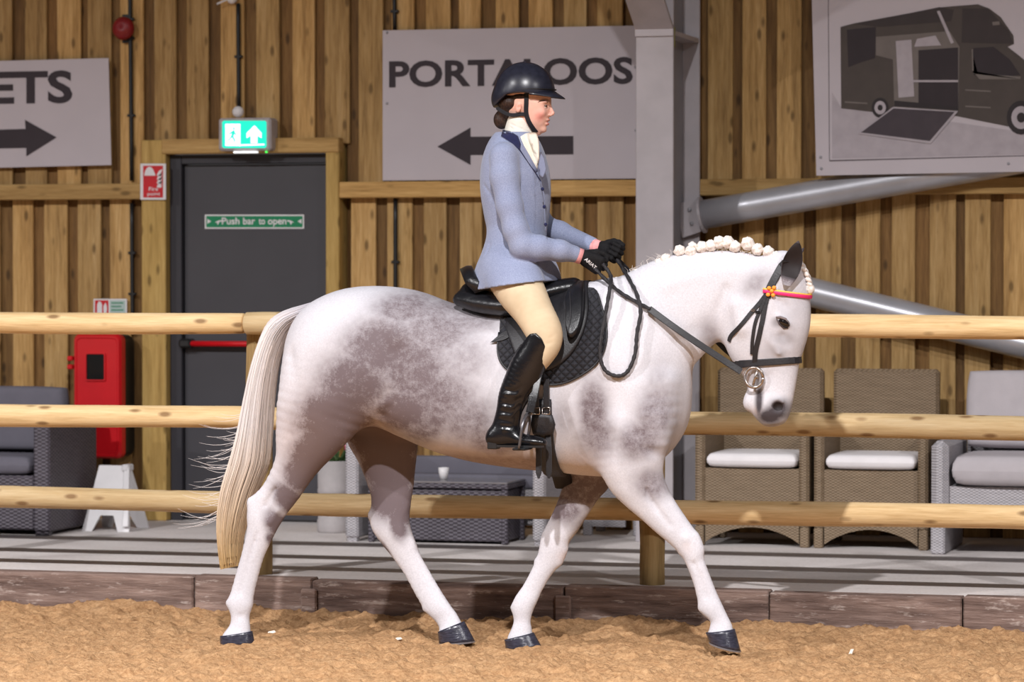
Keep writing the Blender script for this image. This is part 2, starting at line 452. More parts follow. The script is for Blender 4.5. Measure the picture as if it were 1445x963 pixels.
# sand arena floor: real relief
def vnoise(x, y, sc_, seed):
    r = np.random.default_rng(seed); G = r.random((256, 256)); xs = x*sc_+500; ys = y*sc_+500
    xi = np.floor(xs).astype(int); yi = np.floor(ys).astype(int); fx = xs-xi; fy = ys-yi
    fx = fx*fx*(3-2*fx); fy = fy*fy*(3-2*fy); g = lambda a, b: G[a % 256, b % 256]
    return (g(xi,yi)*(1-fx)+g(xi+1,yi)*fx)*(1-fy)+(g(xi,yi+1)*(1-fx)+g(xi+1,yi+1)*fx)*fy
def sand_h(x, y):
    h = .024*(vnoise(x, y, 2.2, 1)-.5)+.030*(vnoise(x, y, 7, 2)-.5)
    cl = vnoise(x, y, 17, 3); h = h+.045*np.clip(cl-.5, 0, 1)+.022*(vnoise(x, y, 38, 4)-.5)+.012*(vnoise(x, y, 80, 5)-.5)
    h = h+.035*np.exp(-((y-YK)/.22)**2)*(.4+vnoise(x, y, 3.1, 6))
    return h-.004
xs = np.linspace(-7.6, -0.6, 520); ys = np.concatenate([np.linspace(10.6, 12.3, 60)[:-1], np.linspace(12.3, YK+.1, 240)])
GX, GY = np.meshgrid(xs, ys, indexing='ij'); GZ = sand_h(GX, GY)
VS = np.stack([GX.ravel(), GY.ravel(), GZ.ravel()], 1); ny = len(ys)
I = (np.arange(len(xs)-1)[:,None]*ny+np.arange(ny-1)[None,:]).ravel()
QS = np.stack([I, I+ny, I+ny+1, I+1], 1)
t = NT('arena_sand'); t.pr(.95, 0, .15); v = t.coord()
c = t.ramp(t.noise(v, 5, 4, .6), [(.3, srgb(164,124,86)), (.55, srgb(182,142,102)), (.75, srgb(196,158,118))])
c = t.mix(.5, c, t.ramp(t.noise(v, 60, 3, .7), [(.32, srgb(120,82,54)), (.55, srgb(184,146,106)), (.75, srgb(214,180,140))]))
t.base(c); t.bump(t.noise(v, 130, 3, .7), .7, .012); M['sand'] = t.m
fl = mk_big('floor', VS, QS, M['sand']); tag(fl, kind='structure')
b = MB(); b.box((-30, -6, -.12), (14, 10.62, -.012)); b.box((-30, 10.6, -.12), (-7.58, YK+.1, -.012)); b.box((-.62, 10.6, -.12), (14, YK+.1, -.012))
tag(b.mk('floor', M['sand']), kind='structure')
# concrete walkway
t = NT('walkway_concrete'); t.pr(.85, 0, .25); v = t.coord()
c = t.ramp(t.noise(v, 2.5, 4), [(.3, srgb(206,199,196)), (.7, srgb(228,222,220))])
c = t.mix(.3, c, t.ramp(t.noise(v, 45, 3), [(.3, srgb(178,168,162)), (.7, srgb(230,224,222))])); t.base(c); t.bump(t.noise(v, 60, 3), .25, .006); M['concrete'] = t.m
b = MB(); b.box((-14, YK+.10, -.1), (3, YW+.25, DECK)); tag(b.mk('floor', M['concrete']), kind='structure')
# kickboard of old sleepers along the sand
t = NT('weathered_sleeper'); t.pr(.85, 0, .25); v = t.coord((1.3, 9, 12), 31)
c = t.ramp(t.noise(v, 1.6, 5, .65), [(.28, srgb(72,56,51)), (.5, srgb(120,100,92)), (.7, srgb(156,134,124))])
ch = t.ramp(t.noise(t.coord((3, 14, 14), 17), 2.2, 4, .75), [(.57, (0,0,0,1)), (.66, (1,1,1,1))])
c = t.mix(t.math('MULTIPLY', ch, .6), c, srgb(190,176,168)); t.base(c); t.bump(t.noise(v, 4, 4, .7), .8, .012); M['sleeper'] = t.m
kb = empty('trim_1', (0, YK, 0)); tag(kb, kind='structure')
cuts = [-9.6, -7.6, pY(273,840,YK)[0], pY(440,845,YK)[0], pY(795,860,YK)[0], pY(1085,865,YK)[0], pY(1358,880,YK)[0], -.4]
cuts[1] = cuts[2]-1.2
for i in range(len(cuts)-1):
    b = MB(); dz = [0,.0,.004,-.004,.003,-.003,.002][i]; dy = [0,0,.006,-.004,.004,-.006,.003][i]
    b.box((cuts[i]+.003, YK+dy, -.08), (cuts[i+1]-.003, YK+.115, DECK+.008+dz), .007); b.mk('board', M['sleeper'], kb)
for px in (440, 798):
    b = MB(); x = pY(px, 850, YK)[0]; b.box((x-.05, YK-.022, -.1), (x+.03, YK-.001, DECK-.035), .008); b.mk('stake', M['sleeper'], kb)
# timber wall: boards laid edge over edge
wall = empty('wall_back', (0, YW, 0)); tag(wall, kind='structure')
BZ = wpt(722, 267)[2]                      # middle of the horizontal batten
dL, dR = wpt(206, 480)[0], wpt(484, 480)[0]
HZ = wpt(350, 197)[2]
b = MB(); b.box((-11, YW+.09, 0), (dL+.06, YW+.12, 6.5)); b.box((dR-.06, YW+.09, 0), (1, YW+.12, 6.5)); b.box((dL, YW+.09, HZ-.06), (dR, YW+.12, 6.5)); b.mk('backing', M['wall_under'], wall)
rb = random.Random(3)
for lev in (0, 1):
    x = -9.5+.06*lev
    while x < X1:
        pw = .213+rb.uniform(-.016, .016); bw = .146+rb.uniform(-.012, .01)
        z0, z1 = (DECK, BZ+.02) if lev == 0 else (BZ-.02, 4.9)
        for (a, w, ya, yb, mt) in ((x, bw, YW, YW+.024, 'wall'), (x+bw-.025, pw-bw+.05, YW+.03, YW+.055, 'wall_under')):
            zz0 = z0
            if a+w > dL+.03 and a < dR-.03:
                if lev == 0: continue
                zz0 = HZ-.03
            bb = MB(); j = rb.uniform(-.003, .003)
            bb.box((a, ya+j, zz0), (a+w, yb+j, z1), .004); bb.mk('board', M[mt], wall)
        x += pw
bt = empty('trim_2', (0, YW, BZ)); tag(bt, kind='structure')
for a, e in ((-9.6, dL), (dR, wpt(930, 265)[0]), (wpt(940, 265)[0], X1)):
    b = MB(); b.box((a+.002, YW-.075, BZ-.047), (e-.002, YW-.002, BZ+.047), .005); b.mk('rail', M['timber_x'], bt)
# fire door
door = empty('door_1', (wpt(355, 738)[0], YW, DECK)); tag(door, kind='structure')
b = MB(); b.box((dL, YW-.07, DECK), (wpt(240, 500)[0], YW+.10, HZ), .006); b.mk('post', M['timber_z'], door)
b = MB(); b.box((wpt(465, 500)[0], YW-.07, DECK), (dR, YW+.10, HZ), .006); b.mk('post', M['timber_z'], door)
hb = wpt(350, 217)[2]
b = MB(); b.box((wpt(235, 500)[0], YW-.078, hb), (dR+.001, YW+.02, HZ+.004), .006); b.mk('header', M['timber_x'], door)
fx0, fx1 = wpt(240, 500)[0]+.002, wpt(465, 500)[0]-.002
lx0, lx1 = wpt(257, 500)[0], wpt(462, 500)[0]; lz = wpt(350, 231)[2]
b = MB(); b.box((fx0, YW-.005, DECK), (lx0, YW+.11, hb-.004), .004); b.box((lx1, YW-.005, DECK), (fx1, YW+.11, hb-.004), .002); b.box((lx0, YW-.005, lz), (lx1, YW+.11, hb-.004), .004); b.mk('door_frame', M['doorframe'], door)
b = MB(); b.box((lx0+.004, YW+.035, DECK+.012), (lx1-.004, YW+.085, lz-.005), .004); leaf = b.mk('door_leaf', M['door'], door)
YD = YW+.035
b = MB(); p0 = pY(259, 478, YD); p1 = pY(276, 491, YD); b.box((p0[0], YD-.09, p1[2]), (p1[0], YD+.004, p0[2]), .012); b.box((pY(440,480,YD)[0], YD-.09, p1[2]), (pY(457,480,YD)[0], YD+.004, p0[2]), .012); b.mk('push_bar_bracket', M['black'], leaf)
b = MB(); z = pY(300, 485, YD)[2]; b.tube([(p1[0]-.005, YD-.065, z), (pY(441,480,YD)[0], YD-.065, z)], .017, 12); b.mk('push_bar', M['red'], leaf, smooth=True)
# text and flat print on a vertical plane
def text_mesh(body, fit, off=.0):
    """glyph outlines as flat faces, fitted into the box (x0, z0, x1, z1)"""
    cu = bpy.data.curves.new('lettering', 'FONT'); cu.body = body; cu.offset = off; cu.resolution_u = 4
    o = bpy.data.objects.new('lettering', cu); C.objects.link(o); dg = bpy.context.evaluated_depsgraph_get(); dg.update()
    me = bpy.data.meshes.new_from_object(o.evaluated_get(dg)); V = np.array([v.co for v in me.vertices]); Fc = [tuple(p.vertices) for p in me.polygons]
    bpy.data.objects.remove(o); bpy.data.curves.remove(cu); bpy.data.meshes.remove(me)
    lo, hi = V.min(0), V.max(0); x0, z0, x1, z1 = fit
    V[:,0] = x0+(V[:,0]-lo[0])/(hi[0]-lo[0])*(x1-x0); V[:,1] = z0+(V[:,1]-lo[1])/(hi[1]-lo[1])*(z1-z0); return V, Fc
def letter(name, body, px, Y, mat, parent, off=.012):
    a = pY(px[0], px[3], Y); c_ = pY(px[2], px[1], Y)
    V, Fc = text_mesh(body, (a[0], a[2], c_[0], c_[2]), off)
    return mk(name, [(v[0], Y, v[1]) for v in V], Fc, mat, parent)
def poly(name, pts, Y, mat, parent):
    P = [pY(x, y, Y) for x, y in pts]; b = MB(); b.prism(P, (0, .0008, 0)); return b.mk(name, mat, parent)
YB = YW-.05
def banner(name, pts, Y, label, group=None):
    P = [pY(x, y, Y) for x, y in pts]; o = empty(name, np.mean(P, 0)); tag(o, label, 'banner', group or 'white vinyl banners on the timber wall')
    b = MB(); b.prism(P, (0, .004, 0)); b.mk('vinyl_sheet', M['banner'], o); return o
bn = banner('banner', [(540,255),(540,43),(905,36),(905,252)], YB, 'white PORTALOOS banner with a left arrow behind the rider')
letter('lettering', 'PORTALOOS', (549, 80, 893, 124), YB-.002, M['ink'], bn, .03)
poly('arrow', [(617,207),(664,180),(664,193),(809,192),(809,218),(664,219),(664,233)], YB-.002, M['ink'], bn)
for q in ((546,46),(546,146),(897,95),(897,184)):
    c_ = pY(q[0], q[1], YB-.004); b = MB(); b.ell(c_, (.008,.004,.008), 8, 4); b.mk('nail', M['steel_dark'], bn)
bl = banner('banner', [(-260,243),(-260,93),(153,82),(157,233)], YB, 'white TOILETS banner with a right arrow in the upper left corner')
letter('lettering', 'TOILETS', (-184, 99, 102, 150), YB-.002, M['ink'], bl, .03)
poly('arrow', [(80,194),(37,221),(37,209),(-80,211),(-80,185),(36,182),(35,169)], YB-.002, M['ink'], bl)
# horsebox banner, hung in front of the brace tube
YB2 = YW-.27
bh = banner('banner', [(1152,248),(1144,-60),(1560,-60),(1560,240)], YB2, 'white banner printed with a dark horsebox lorry at the upper right')
pm = {k: simple('print_'+k, srgb(*c_), .6, 0, .3, .08, 12) for k, c_ in dict(body=(74,66,62), dark=(48,40,44), mid=(112,104,100), pale=(170,162,168), roof=(58,50,50), line=(96,88,92), ramp=(66,58,64), tyre=(44,38,40)).items()}
def prt(name, pts, k, lay): return poly(name, pts, YB2-.0012*lay, pm[k], bh)
prt('printed_border', [(1171,228),(1170,227),(1168,-50),(1169,-50),(1171,226),(1540,217),(1540,218)], 'line', 1)
prt('printed_ground', [(1174,224),(1174,130),(1186,150),(1260,160),(1440,186),(1540,190),(1540,216)], 'pale', 1)
prt('printed_lorry_body', [(1187,153),(1186,38),(1205,33),(1330,10),(1380,6),(1396,12),(1412,24),(1430,50),(1431,62),(1422,66),(1440,80),(1460,98),(1540,120),(1540,180),(1440,182),(1350,164),(1262,156),(1230,158)], 'body', 2)
prt('printed_awning', [(1207,34),(1326,10),(1346,14),(1342,30),(1240,38)], 'roof', 3)
prt('printed_rear_panel', [(1197,95),(1195,42),(1236,38),(1235,82),(1215,88)], 'dark', 3)
prt('printed_doorway', [(1236,52),(1340,44),(1354,66),(1352,158),(1262,156),(1260,84),(1236,78)], 'mid', 3)
prt('printed_partition', [(1264,58),(1286,56),(1290,136),(1268,138)], 'pale', 4)
prt('printed_stall', [(1296,71),(1352,67),(1352,152),(1296,146)], 'dark', 4)
prt('printed_rail', [(1282,113),(1352,113),(1352,116),(1282,116)], 'pale', 5)
prt('printed_louvre', [(1290,66),(1294,55),(1320,50),(1328,64)], 'pale', 5)
prt('printed_strut', [(1322,16),(1326,15),(1346,60),(1342,62)], 'pale', 5)
prt('printed_step', [(1262,142),(1352,150),(1352,156),(1262,150)], 'tyre', 5)
prt('printed_cab_window', [(1374,104),(1373,68),(1402,66),(1425,84),(1440,106),(1400,109)], 'dark', 3)
prt('printed_window_trim', [(1374,104),(1440,108),(1440,112),(1382,112),(1372,100),(1371,70),(1373,69)], 'mid', 4)
prt('printed_cab_roof', [(1357,60),(1358,12),(1394,12),(1424,44),(1430,62)], 'roof', 3)
prt('printed_lamp', [(1400,31),(1410,30),(1411,35),(1401,36)], 'mid', 5)
for yy in (126, 149): prt('printed_trim_line', [(1362,yy),(1398,yy+2),(1398,yy+4),(1362,yy+2)], 'mid', 3)
prt('printed_trim_line', [(1192,143),(1224,145),(1224,147),(1192,145)], 'mid', 3)
prt('printed_ramp', [(1211,189),(1260,151),(1352,157),(1313,203)], 'pale', 6)
prt('printed_ramp_top', [(1215,187),(1261,153),(1347,158),(1312,199)], 'ramp', 7)
for cx, cy, r in ((1242,152,14),(1441,166,24)):
    for rr, k, lay in ((1.0,'tyre',5),(.68,'pale',6),(.3,'tyre',7)):
        prt('printed_wheel', [(cx+rr*r*.85*math.cos(a*math.pi/10), cy+rr*r*math.sin(a*math.pi/10)) for a in range(20)], k, lay)
for q in ((1159,238),(1423,231),(1158,222)):
    c_ = pY(q[0], q[1], YB2-.004); b = MB(); b.ell(c_, (.008,.004,.008), 8, 4); b.mk('nail', M['steel_dark'], bh)
# steel portal column with its haunch
YC = YW-.78
col = empty('steel_column', (pY(923, 700, YC)[0], YC+.35, DECK)); tag(col, 'grey steel portal column standing behind the horse and right of the PORTALOOS banner', 'column')
ca, cb = pY(897, 300, YC)[0], pY(950, 300, YC)[0]; ctop = 4.6; cm_ = (ca+cb)/2
b = MB(); b.box((ca, YC, DECK), (cb, YC+.022, ctop), .003); b.mk('front_flange', M['steel'], col)
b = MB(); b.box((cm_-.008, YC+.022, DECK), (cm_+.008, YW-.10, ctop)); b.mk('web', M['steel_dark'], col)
b = MB(); b.box((ca, YW-.10, DECK), (cb, YW-.078, ctop), .003); b.mk('rear_flange', M['steel'], col)
zs = pY(920, 46, YC)[2]
b = MB(); b.box((ca+.004, YC+.02, zs-.012), (cb-.004, YW-.1, zs+.012)); b.mk('stiffener', M['steel'], col)
b = MB(); b.box((ca-.004, YC-.012, zs-.022), (cb+.002, YC-.001, zs+.022), .003); b.mk('weld_plate', M['steel'], col)
b = MB(); h0 = np.array([ca, YC, zs+.01]); hd = np.array([0, -1.7, 1.05]); nn = np.array([0, .526, .85])*.02
b.add([h0, h0+(cb-ca,0,0), h0+hd+(cb-ca,0,0), h0+hd, h0+nn, h0+nn+(cb-ca,0,0), h0+hd+nn+(cb-ca,0,0), h0+hd+nn], [(0,3,2,1),(4,5,6,7),(0,1,5,4),(1,2,6,5),(2,3,7,6),(3,0,4,7)]); b.mk('haunch_flange', M['steel'], col)
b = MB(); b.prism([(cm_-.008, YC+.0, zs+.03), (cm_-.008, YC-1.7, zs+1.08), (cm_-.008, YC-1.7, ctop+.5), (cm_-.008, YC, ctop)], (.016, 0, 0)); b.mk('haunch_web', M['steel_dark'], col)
b = MB(); p = pY(956, 47, YC+.1); b.box((cb-.012, YC+.03, p[2]-.08), (cb-.002, YC+.05, p[2]+.03)); b.mk('cable_tie', simple('yellow_green_cable', srgb(150,150,40), .6), col)
# brace tubes
def brace(p0, p1, lab, name='brace_tube'):
    YT = YW-.155; a = pY(*p0, YT); e = pY(*p1, YT); o = empty(name, a); tag(o, lab, 'tube', 'diagonal wall braces')
    b = MB(); b.tube([a+(e-a)*i/8 for i in range(9)], .083, 20); b.mk('tube', M['pipe'], o, smooth=True)
    d = (e-a)/np.linalg.norm(e-a); b = MB(); b.tube([a-d*.016, a-d*.001], .105, 20); b.mk('end_plate', M['steel'], o)
    b = MB(); n = np.array([-d[2], 0, d[0]]); q = a-d*.016
    b.prism([q+n*.09, q-n*.09, q-d*.13-n*.11, q-d*.13+n*.09], (0, .014, 0)); b.mk('gusset', M['steel'], o)
    for s_ in (-.04, .04):
        b = MB(); cc = q-d*.06+n*s_+np.array([0,-.006,0]); b.ell(cc, (.012,.008,.012), 8, 4); b.mk('bolt', M['steel_dark'], o)
brace((993, 303), (1560, 203), 'galvanised brace tube rising to the right behind the horsebox banner')
brace((1003, 378), (1560, 514), 'galvanised brace tube sloping down to the right behind the horse head')
# cables and small fittings on the wall
def cable(px, y0, y1, lab, clips):
    YQ = YW-.016; a = pY(px[0], y0, YQ); e = pY(px[1], y1, YQ); o = empty('conduit', (a+e)/2); tag(o, lab, 'conduit', 'black conduits on the timber wall')
    b = MB(); b.tube([a+(e-a)*i/6 for i in range(7)], .0125, 10); b.mk('pipe', M['black'], o, smooth=True)
    for cy in clips:
        q = pY(px[0]+(px[1]-px[0])*(cy-y0)/(y1-y0), cy, YQ); b = MB(); b.box(q-(.024,.010,.008), q+(.024,.014,.008), .003); b.mk('clip', M['black'], o)
cable((183,186), -60, 255, 'black conduit running down the wall through the red alarm sounder', (27, 54, 163))
cable((186,187), 287, 470, 'black conduit between the batten and the red cabinet, left of the door', (357, 415))
cable((336,337), 5, 156, 'black conduit above the green exit light', (80,))
cable((556,557), -60, 42, 'black conduit at the top edge above the PORTALOOS banner', (16,))
cable((558,558), 280, 470, 'black conduit below the batten right of the door, above the horse rump', (370,))
al = empty('alarm_sounder', wpt(179, 41, .05)); tag(al, 'dark red round fire alarm sounder on the conduit at upper left', 'alarm')
q = wpt(179, 41, 0); am = simple('dark_red_plastic', srgb(128,16,20), .45)
prof = [(.0,.0),(.03,.0),(.066,.012),(.07,.03),(.055,.05),(.03,.062),(.0,.064)]
b = MB(); V = []; 
b.lathe((0,0,0), prof, 20); b.v = [(q[0]+v[0], YW-.029-v[2], q[2]+v[1]) for v in b.v]; b.mk('sounder_body', am, al, smooth=True)
b = MB(); b.box((q[0]-.02, YW-.029, q[2]+.06), (q[0]+.03, YW-.004, q[2]+.085), .004); b.mk('conduit_box', M['black'], al); b = MB(); b.box((q[0]-.02, YW-.029, q[2]-.085), (q[0]+.03, YW-.004, q[2]-.06), .004); b.mk('conduit_box', M['black'], al)
cc = empty('junction_box', wpt(327, -2, .03)); tag(cc, 'pale round junction box at the top edge above the exit light', 'junction box')
q = wpt(330, -2, 0); b = MB(); b.ell((q[0], YW-.03, q[2]), (.034,.028,.034), 14, 8); b.mk('box_body', M['white'], cc, smooth=True)
b = MB(); b.tube([(q[0]-.02, YW-.04, q[2]-.005), (q[0]-.085, YW-.06, q[2]-.035)], .006, 6); b.mk('cable_tail', M['white'], cc)
ex = empty('exit_light', wpt(345, 190, .05)); tag(ex, 'lit green emergency exit light with running man and up arrow over the door', 'exit sign')
YE = YW-.16
a, e = pY(308, 213, YE), pY(382, 166, YE)
b = MB(); b.box((a[0], YE, a[2]), (e[0], YW-.03, e[2]), .012); b.mk('housing', simple('exit_housing', srgb(176,170,172), .5), ex)
b = MB(); q = pY(336, 158, YE+.05); b.ell((q[0], YE+.05, q[2]), (.036,.03,.034), 14, 8); b.mk('cable_gland', M['white'], ex, smooth=True)
def pp(name, pts, k, lay, par, Y): return poly(name, pts, Y-.0012*lay, M[k], par)
rr = [(313.5,172.5),(315.5,170.5),(374,170.5),(376,172.5),(376,207),(374,209),(315.5,209),(313.5,207)]
pp('lit_panel', rr, 'exit_green', 1, ex, YE)
pp('door_pictogram', [(318,175),(339,175),(339,206),(318,206)], 'exit_white', 2, ex, YE)
man = pp('running_man', [(329,184),(331,184),(331.5,187),(334,190),(333,191),(330.5,189.5),(329.5,193),(332,197),(331,202),(329.5,202),(330,198),(327,194),(324,198),(319,198.5),(319,197),(323,196.5),(326,192),(327,188),(325,189),(323.5,191.5),(322.5,191),(324,187.5)], 'exit_green', 3, ex, YE)
pp('pictogram_head', [(330+1.7*math.cos(i*.785), 181.5+1.7*math.sin(i*.785)) for i in range(8)], 'exit_green', 3, ex, YE)
pp('arrow', [(359,177),(369,188),(369,195),(363,191),(363,202),(354,202),(354,191),(348,195),(348,188)], 'exit_white', 2, ex, YE)
pp('white_line', [(338,204),(373,203),(373,205),(338,206)], 'exit_white', 2, ex, YE)
b = MB(); q0, q1 = pY(329, 216, YE), pY(362, 213.5, YE); b.box((q0[0], YE+.005, q0[2]), (q1[0], YE+.03, q1[2])); b.mk('lamp_strip', M['exit_white'], ex)
b = MB(); q0 = pY(375, 214.5, YE); b.ell((q0[0], YE+.01, q0[2]), (.008,.008,.006), 8, 5); b.mk('indicator', emis('indicator_green', (.05,.9,.1,1), 1.5), ex)
# signs
YS = YW-.085
fs = empty('fire_point_sign', pY(216, 255, YS)); tag(fs, 'red and white fire point sign left of the door', 'sign')
b = MB(); b.prism([pY(*p, YS) for p in ((198,282),(198,231),(234,231),(234,282))], (0,.004,0)); b.mk('sign_plate', M['white'], fs)
pp('red_panel', [(202,279),(202,234),(230,234),(230,279)], 'signred', 1, fs, YS)
pp('helmet_symbol', [(203.5,248),(204.5,242),(207,237.5),(210,235.5),(213,236),(216,239),(218.5,245),(219.5,248)], 'white', 2, fs, YS)
for k in range(4):
    y = 262-k*5.5; pp('flame_symbol', [(221,y+2),(224,y-4),(229,y-7),(228,y-3),(226.5,y),(229,y-1),(227,y+3),(223,y+3)], 'white', 2, fs, YS)
letter('lettering', 'Fire', (210, 264, 223, 269.5), YS-.003, M['white'], fs, .01)
letter('lettering', 'point', (208, 271.5, 226, 277.5), YS-.003, M['white'], fs, .01)
YP = YD-.004
ps = empty('push_bar_sign', pY(359, 313, YP)); tag(ps, 'green Push bar to open sign on the dark door', 'sign')
b = MB(); b.prism([pY(*p, YP) for p in ((289,323),(289,303),(429,303),(429,323))], (0,.003,0)); b.mk('sign_plate', M['white'], ps)
pp('green_panel', [(291,321),(291,305),(427,305),(427,321)], 'green', 1, ps, YP)
for wd_, wx0, wx1, wy0, wy1 in (('Push', 313, 338, 307, 317), ('bar', 343, 360, 307, 317), ('to', 365, 374, 308.5, 317), ('open', 378, 404, 310, 320)): letter('lettering', wd_, (wx0, wy0, wx1, wy1), YP-.003, M['white'], ps, .02)
for m_ in (1, -1):
    f_ = lambda x: 359+m_*(x-359)
    P_ = [(292.5,309),(298,312.5),(292.5,316)]; pp('arrow_mark', [(f_(x), y) for x, y in P_], 'white', 2, ps, YP)
    P_ = [(303,314),(309,311),(313,311),(313,313),(309.5,313),(308,317),(306.5,317),(306.5,314.5)]; pp('arrow_mark', [(f_(x), y) for x, y in P_], 'white', 2, ps, YP)
YQ = YW-.03
ks = empty('extinguisher_sign', pY(155, 435, YQ)); tag(ks, 'small red and white instruction sign above the red cabinet', 'sign')
b = MB(); b.prism([pY(*p, YQ) for p in ((132,452),(132,422),(179,422),(179,452))], (0,.004,0)); b.mk('sign_plate', M['white'], ks)
pp('red_panel', [(134,450),(134,424),(153,424),(153,450)], 'signred', 1, ks, YQ)
pp('pictogram', [(137,446),(137,430),(139,426),(142,426),(144,430),(144,446)], 'white', 2, ks, YQ)
pp('pictogram', [(146,446),(146,432),(149,427),(151,434),(150,446)], 'white', 2, ks, YQ)
pp('pale_panel', [(155,450),(155,424),(177,424),(177,450)], 'greytext', 1, ks, YQ)
for k in range(4): pp('text_line', [(157,428.5+5*k),(157,427+5*k),(174-3*(k % 2),427+5*k),(174-3*(k % 2),428.5+5*k)], 'green', 2, ks, YQ)
# red extinguisher cabinet
cab = empty('extinguisher_cabinet', wpt(138, 640, .1)); tag(cab, 'red plastic fire extinguisher cabinet with dark window and black back left of the door', 'cabinet')
YA = YW-.26
a, e = pY(103, 647, YA), pY(170, 472, YA)
def rrect(x0, z0, x1, z1, r, Y, n=5):
    out = []
    for cx, cz, a0 in ((x1-r,z1-r,0),(x0+r,z1-r,90),(x0+r,z0+r,180),(x1-r,z0+r,270)):
        for i in range(n+1): t_ = math.radians(a0+90*i/n); out.append((cx+r*math.cos(t_), Y, cz+r*math.sin(t_)))
    return out
def shell(rings, cap0=True, cap1=True):
    b = MB(); n = len(rings[0]); V = [p for r in rings for p in r]
    Fc = [(i*n+k, i*n+(k+1) % n, (i+1)*n+(k+1) % n, (i+1)*n+k) for i in range(len(rings)-1) for k in range(n)]
    if cap0: Fc.append(tuple(range(n))[::-1])
    if cap1: Fc.append(tuple((len(rings)-1)*n+k for k in range(n)))
    return b.add(V, Fc)
x0, z0, x1, z1 = a[0], a[2], e[0], e[2]
shell([rrect(x0+.004, z0+.01, x1-.004, z1-.01, .05, YW-.03), rrect(x0, z0+.004, x1, z1-.004, .05, YW-.06), rrect(x0, z0+.004, x1, z1-.004, .045, YA+.075)]).mk('cabinet_body', M['black'], cab)
shell([rrect(x0, z0, x1, z1, .04, YA+.074), rrect(x0, z0, x1, z1, .04, YA+.02), rrect(x0+.012, z0+.012, x1-.012, z1-.012, .035, YA), rrect(x0+.022, z0+.022, x1-.022, z1-.022, .03, YA), rrect(x0+.027, z0+.027, x1-.027, z1-.027, .03, YA+.006)]).mk('cabinet_door', M['red'], cab)
w0, w1 = pY(122, 536, YA), pY(147, 500, YA)
b = MB(); b.prism(rrect(w0[0], w0[2], w1[0], w1[2], .008, YA+.0045), (0,.003,0)); b.mk('window', M['darkglass'], cab)
fr = rrect(w0[0]-.008, w0[2]-.008, w1[0]+.008, w1[2]+.008, .012, YA-.004); fi = rrect(w0[0], w0[2], w1[0], w1[2], .008, YA-.004); bk = [(x, YA+.006, z) for x, _, z in fr]
shell([bk, fr, fi, [(x, YA+.006, z) for x, _, z in fi]], False, False).mk('window_frame', M['red'], cab)
for y in (506, 518):
    q = pY(100, y, YA+.04); b = MB(); b.box(q-(.018,.02,.014), q+(.016,.02,.014), .005); b.mk('hinge', M['red'], cab)
q = pY(169, 510, YA+.04); b = MB(); b.box(q-(.004,.025,.03), q+(.02,.02,.03), .006); b.mk('latch', M['black'], cab)
# white A-frame stand
wp = pZ(165, 748, DECK)
ws = empty('floor_stand', wp); tag(ws, 'white plastic A-frame stand on the walkway between the wicker sofa and the door', 'stand')
def stp(px, py, dy): return pY(px, py, wp[1]+dy)
for dy0, dy1, xs_ in ((.0, -.14, -0.0), (.02, .16, .0)):
    a0 = stp(140, 657, 0); a1 = stp(181, 657, 0); zt = a0[2]
    b = MB(); L_ = []
    for x, z, y in ((a0[0], zt, dy0), (a1[0], zt, dy0), (a1[0]+.06, DECK, dy1), (a1[0]-.01, DECK, dy1), (a1[0]-.05, DECK+.09, dy1*.75), (a0[0]+.05, DECK+.09, dy1*.75), (a0[0]+.01, DECK, dy1), (a0[0]-.05, DECK, dy1)):
        L_.append((x, wp[1]+y, z))
    b.prism(L_, (0, .018, 0)); b.mk('panel', M['white'], ws)
b = MB(); b.box((a1[0]-.03, wp[1]-.03, zt-.03), (a1[0]+.01, wp[1]+.06, zt+.008), .006); b.mk('hinge', M['white'], ws)
b = MB(); b.strap([(a1[0]-.006, wp[1]-.005, zt), (a1[0]+.045, wp[1]-.15, DECK+.03)], .035, .02, (0,-1,0)); b.mk('edge_rib', M['white'], ws)
# ============================================================ FENCE
fence = empty('post_and_rail_fence', (pY(640, 800, YF)[0], YF, 0)); tag(fence, 'round wooden three-rail fence between the sand and the walkway', 'fence')
fposts = [pY(364, 480, YF+.1)[0], pY(919, 760, YF+.1)[0]]; sp_ = fposts[1]-fposts[0]
fposts = [fposts[0]-sp_]+fposts+[fposts[1]+sp_]
rz = [pY(722, y, YF)[2] for y in (458.5, 595, 717)]
rf = random.Random(11)
for i, x in enumerate(fposts):
    b = MB(); r0 = .066 if i != 2 else .061
    n = 12; P = [(x+rf.uniform(-.002,.002), YF+.118, DECK-.02+(rz[0]+.035-DECK+.02)*k/n) for k in range(n+1)]
    b.tube(P, [r0*(1+rf.uniform(-.02,.02)) for _ in range(n+1)], 18); b.mk('post', M['fpost'], fence, smooth=True)
for lev, z in enumerate(rz):
    xs_ = [-10.2]+[p+(.0 if lev else -.03) for p in fposts]+[-.2]
    for i in range(len(xs_)-1):
        a, e = xs_[i]+.003, xs_[i+1]-.003; n = 22; ph = rf.uniform(0, 6); r0 = [.054,.056,.056][lev]*rf.uniform(.98,1.02)
        P = []; R = []
        for k in range(n+1):
            u = k/n; x = a+(e-a)*u; P.append((x, YF+.004*math.sin(3*u+ph), z+.004*math.sin(4*u+ph*2)))
            R.append(r0*(1+.03*math.sin(7*u+ph)+rf.uniform(-.012,.012)))
        P = [(a, P[0][1], P[0][2])]+[(a+.006, P[0][1], P[0][2])]+P[1:-1]+[(e-.006, P[-1][1], P[-1][2]), (e, P[-1][1], P[-1][2])]
        R = [R[0]*.84, R[0]*.98]+R[1:-1]+[R[-1]*.98, R[-1]*.84]
        b = MB(); b.tube(P, R, 20); b.mk('rail', M['rail'], fence, smooth=True)
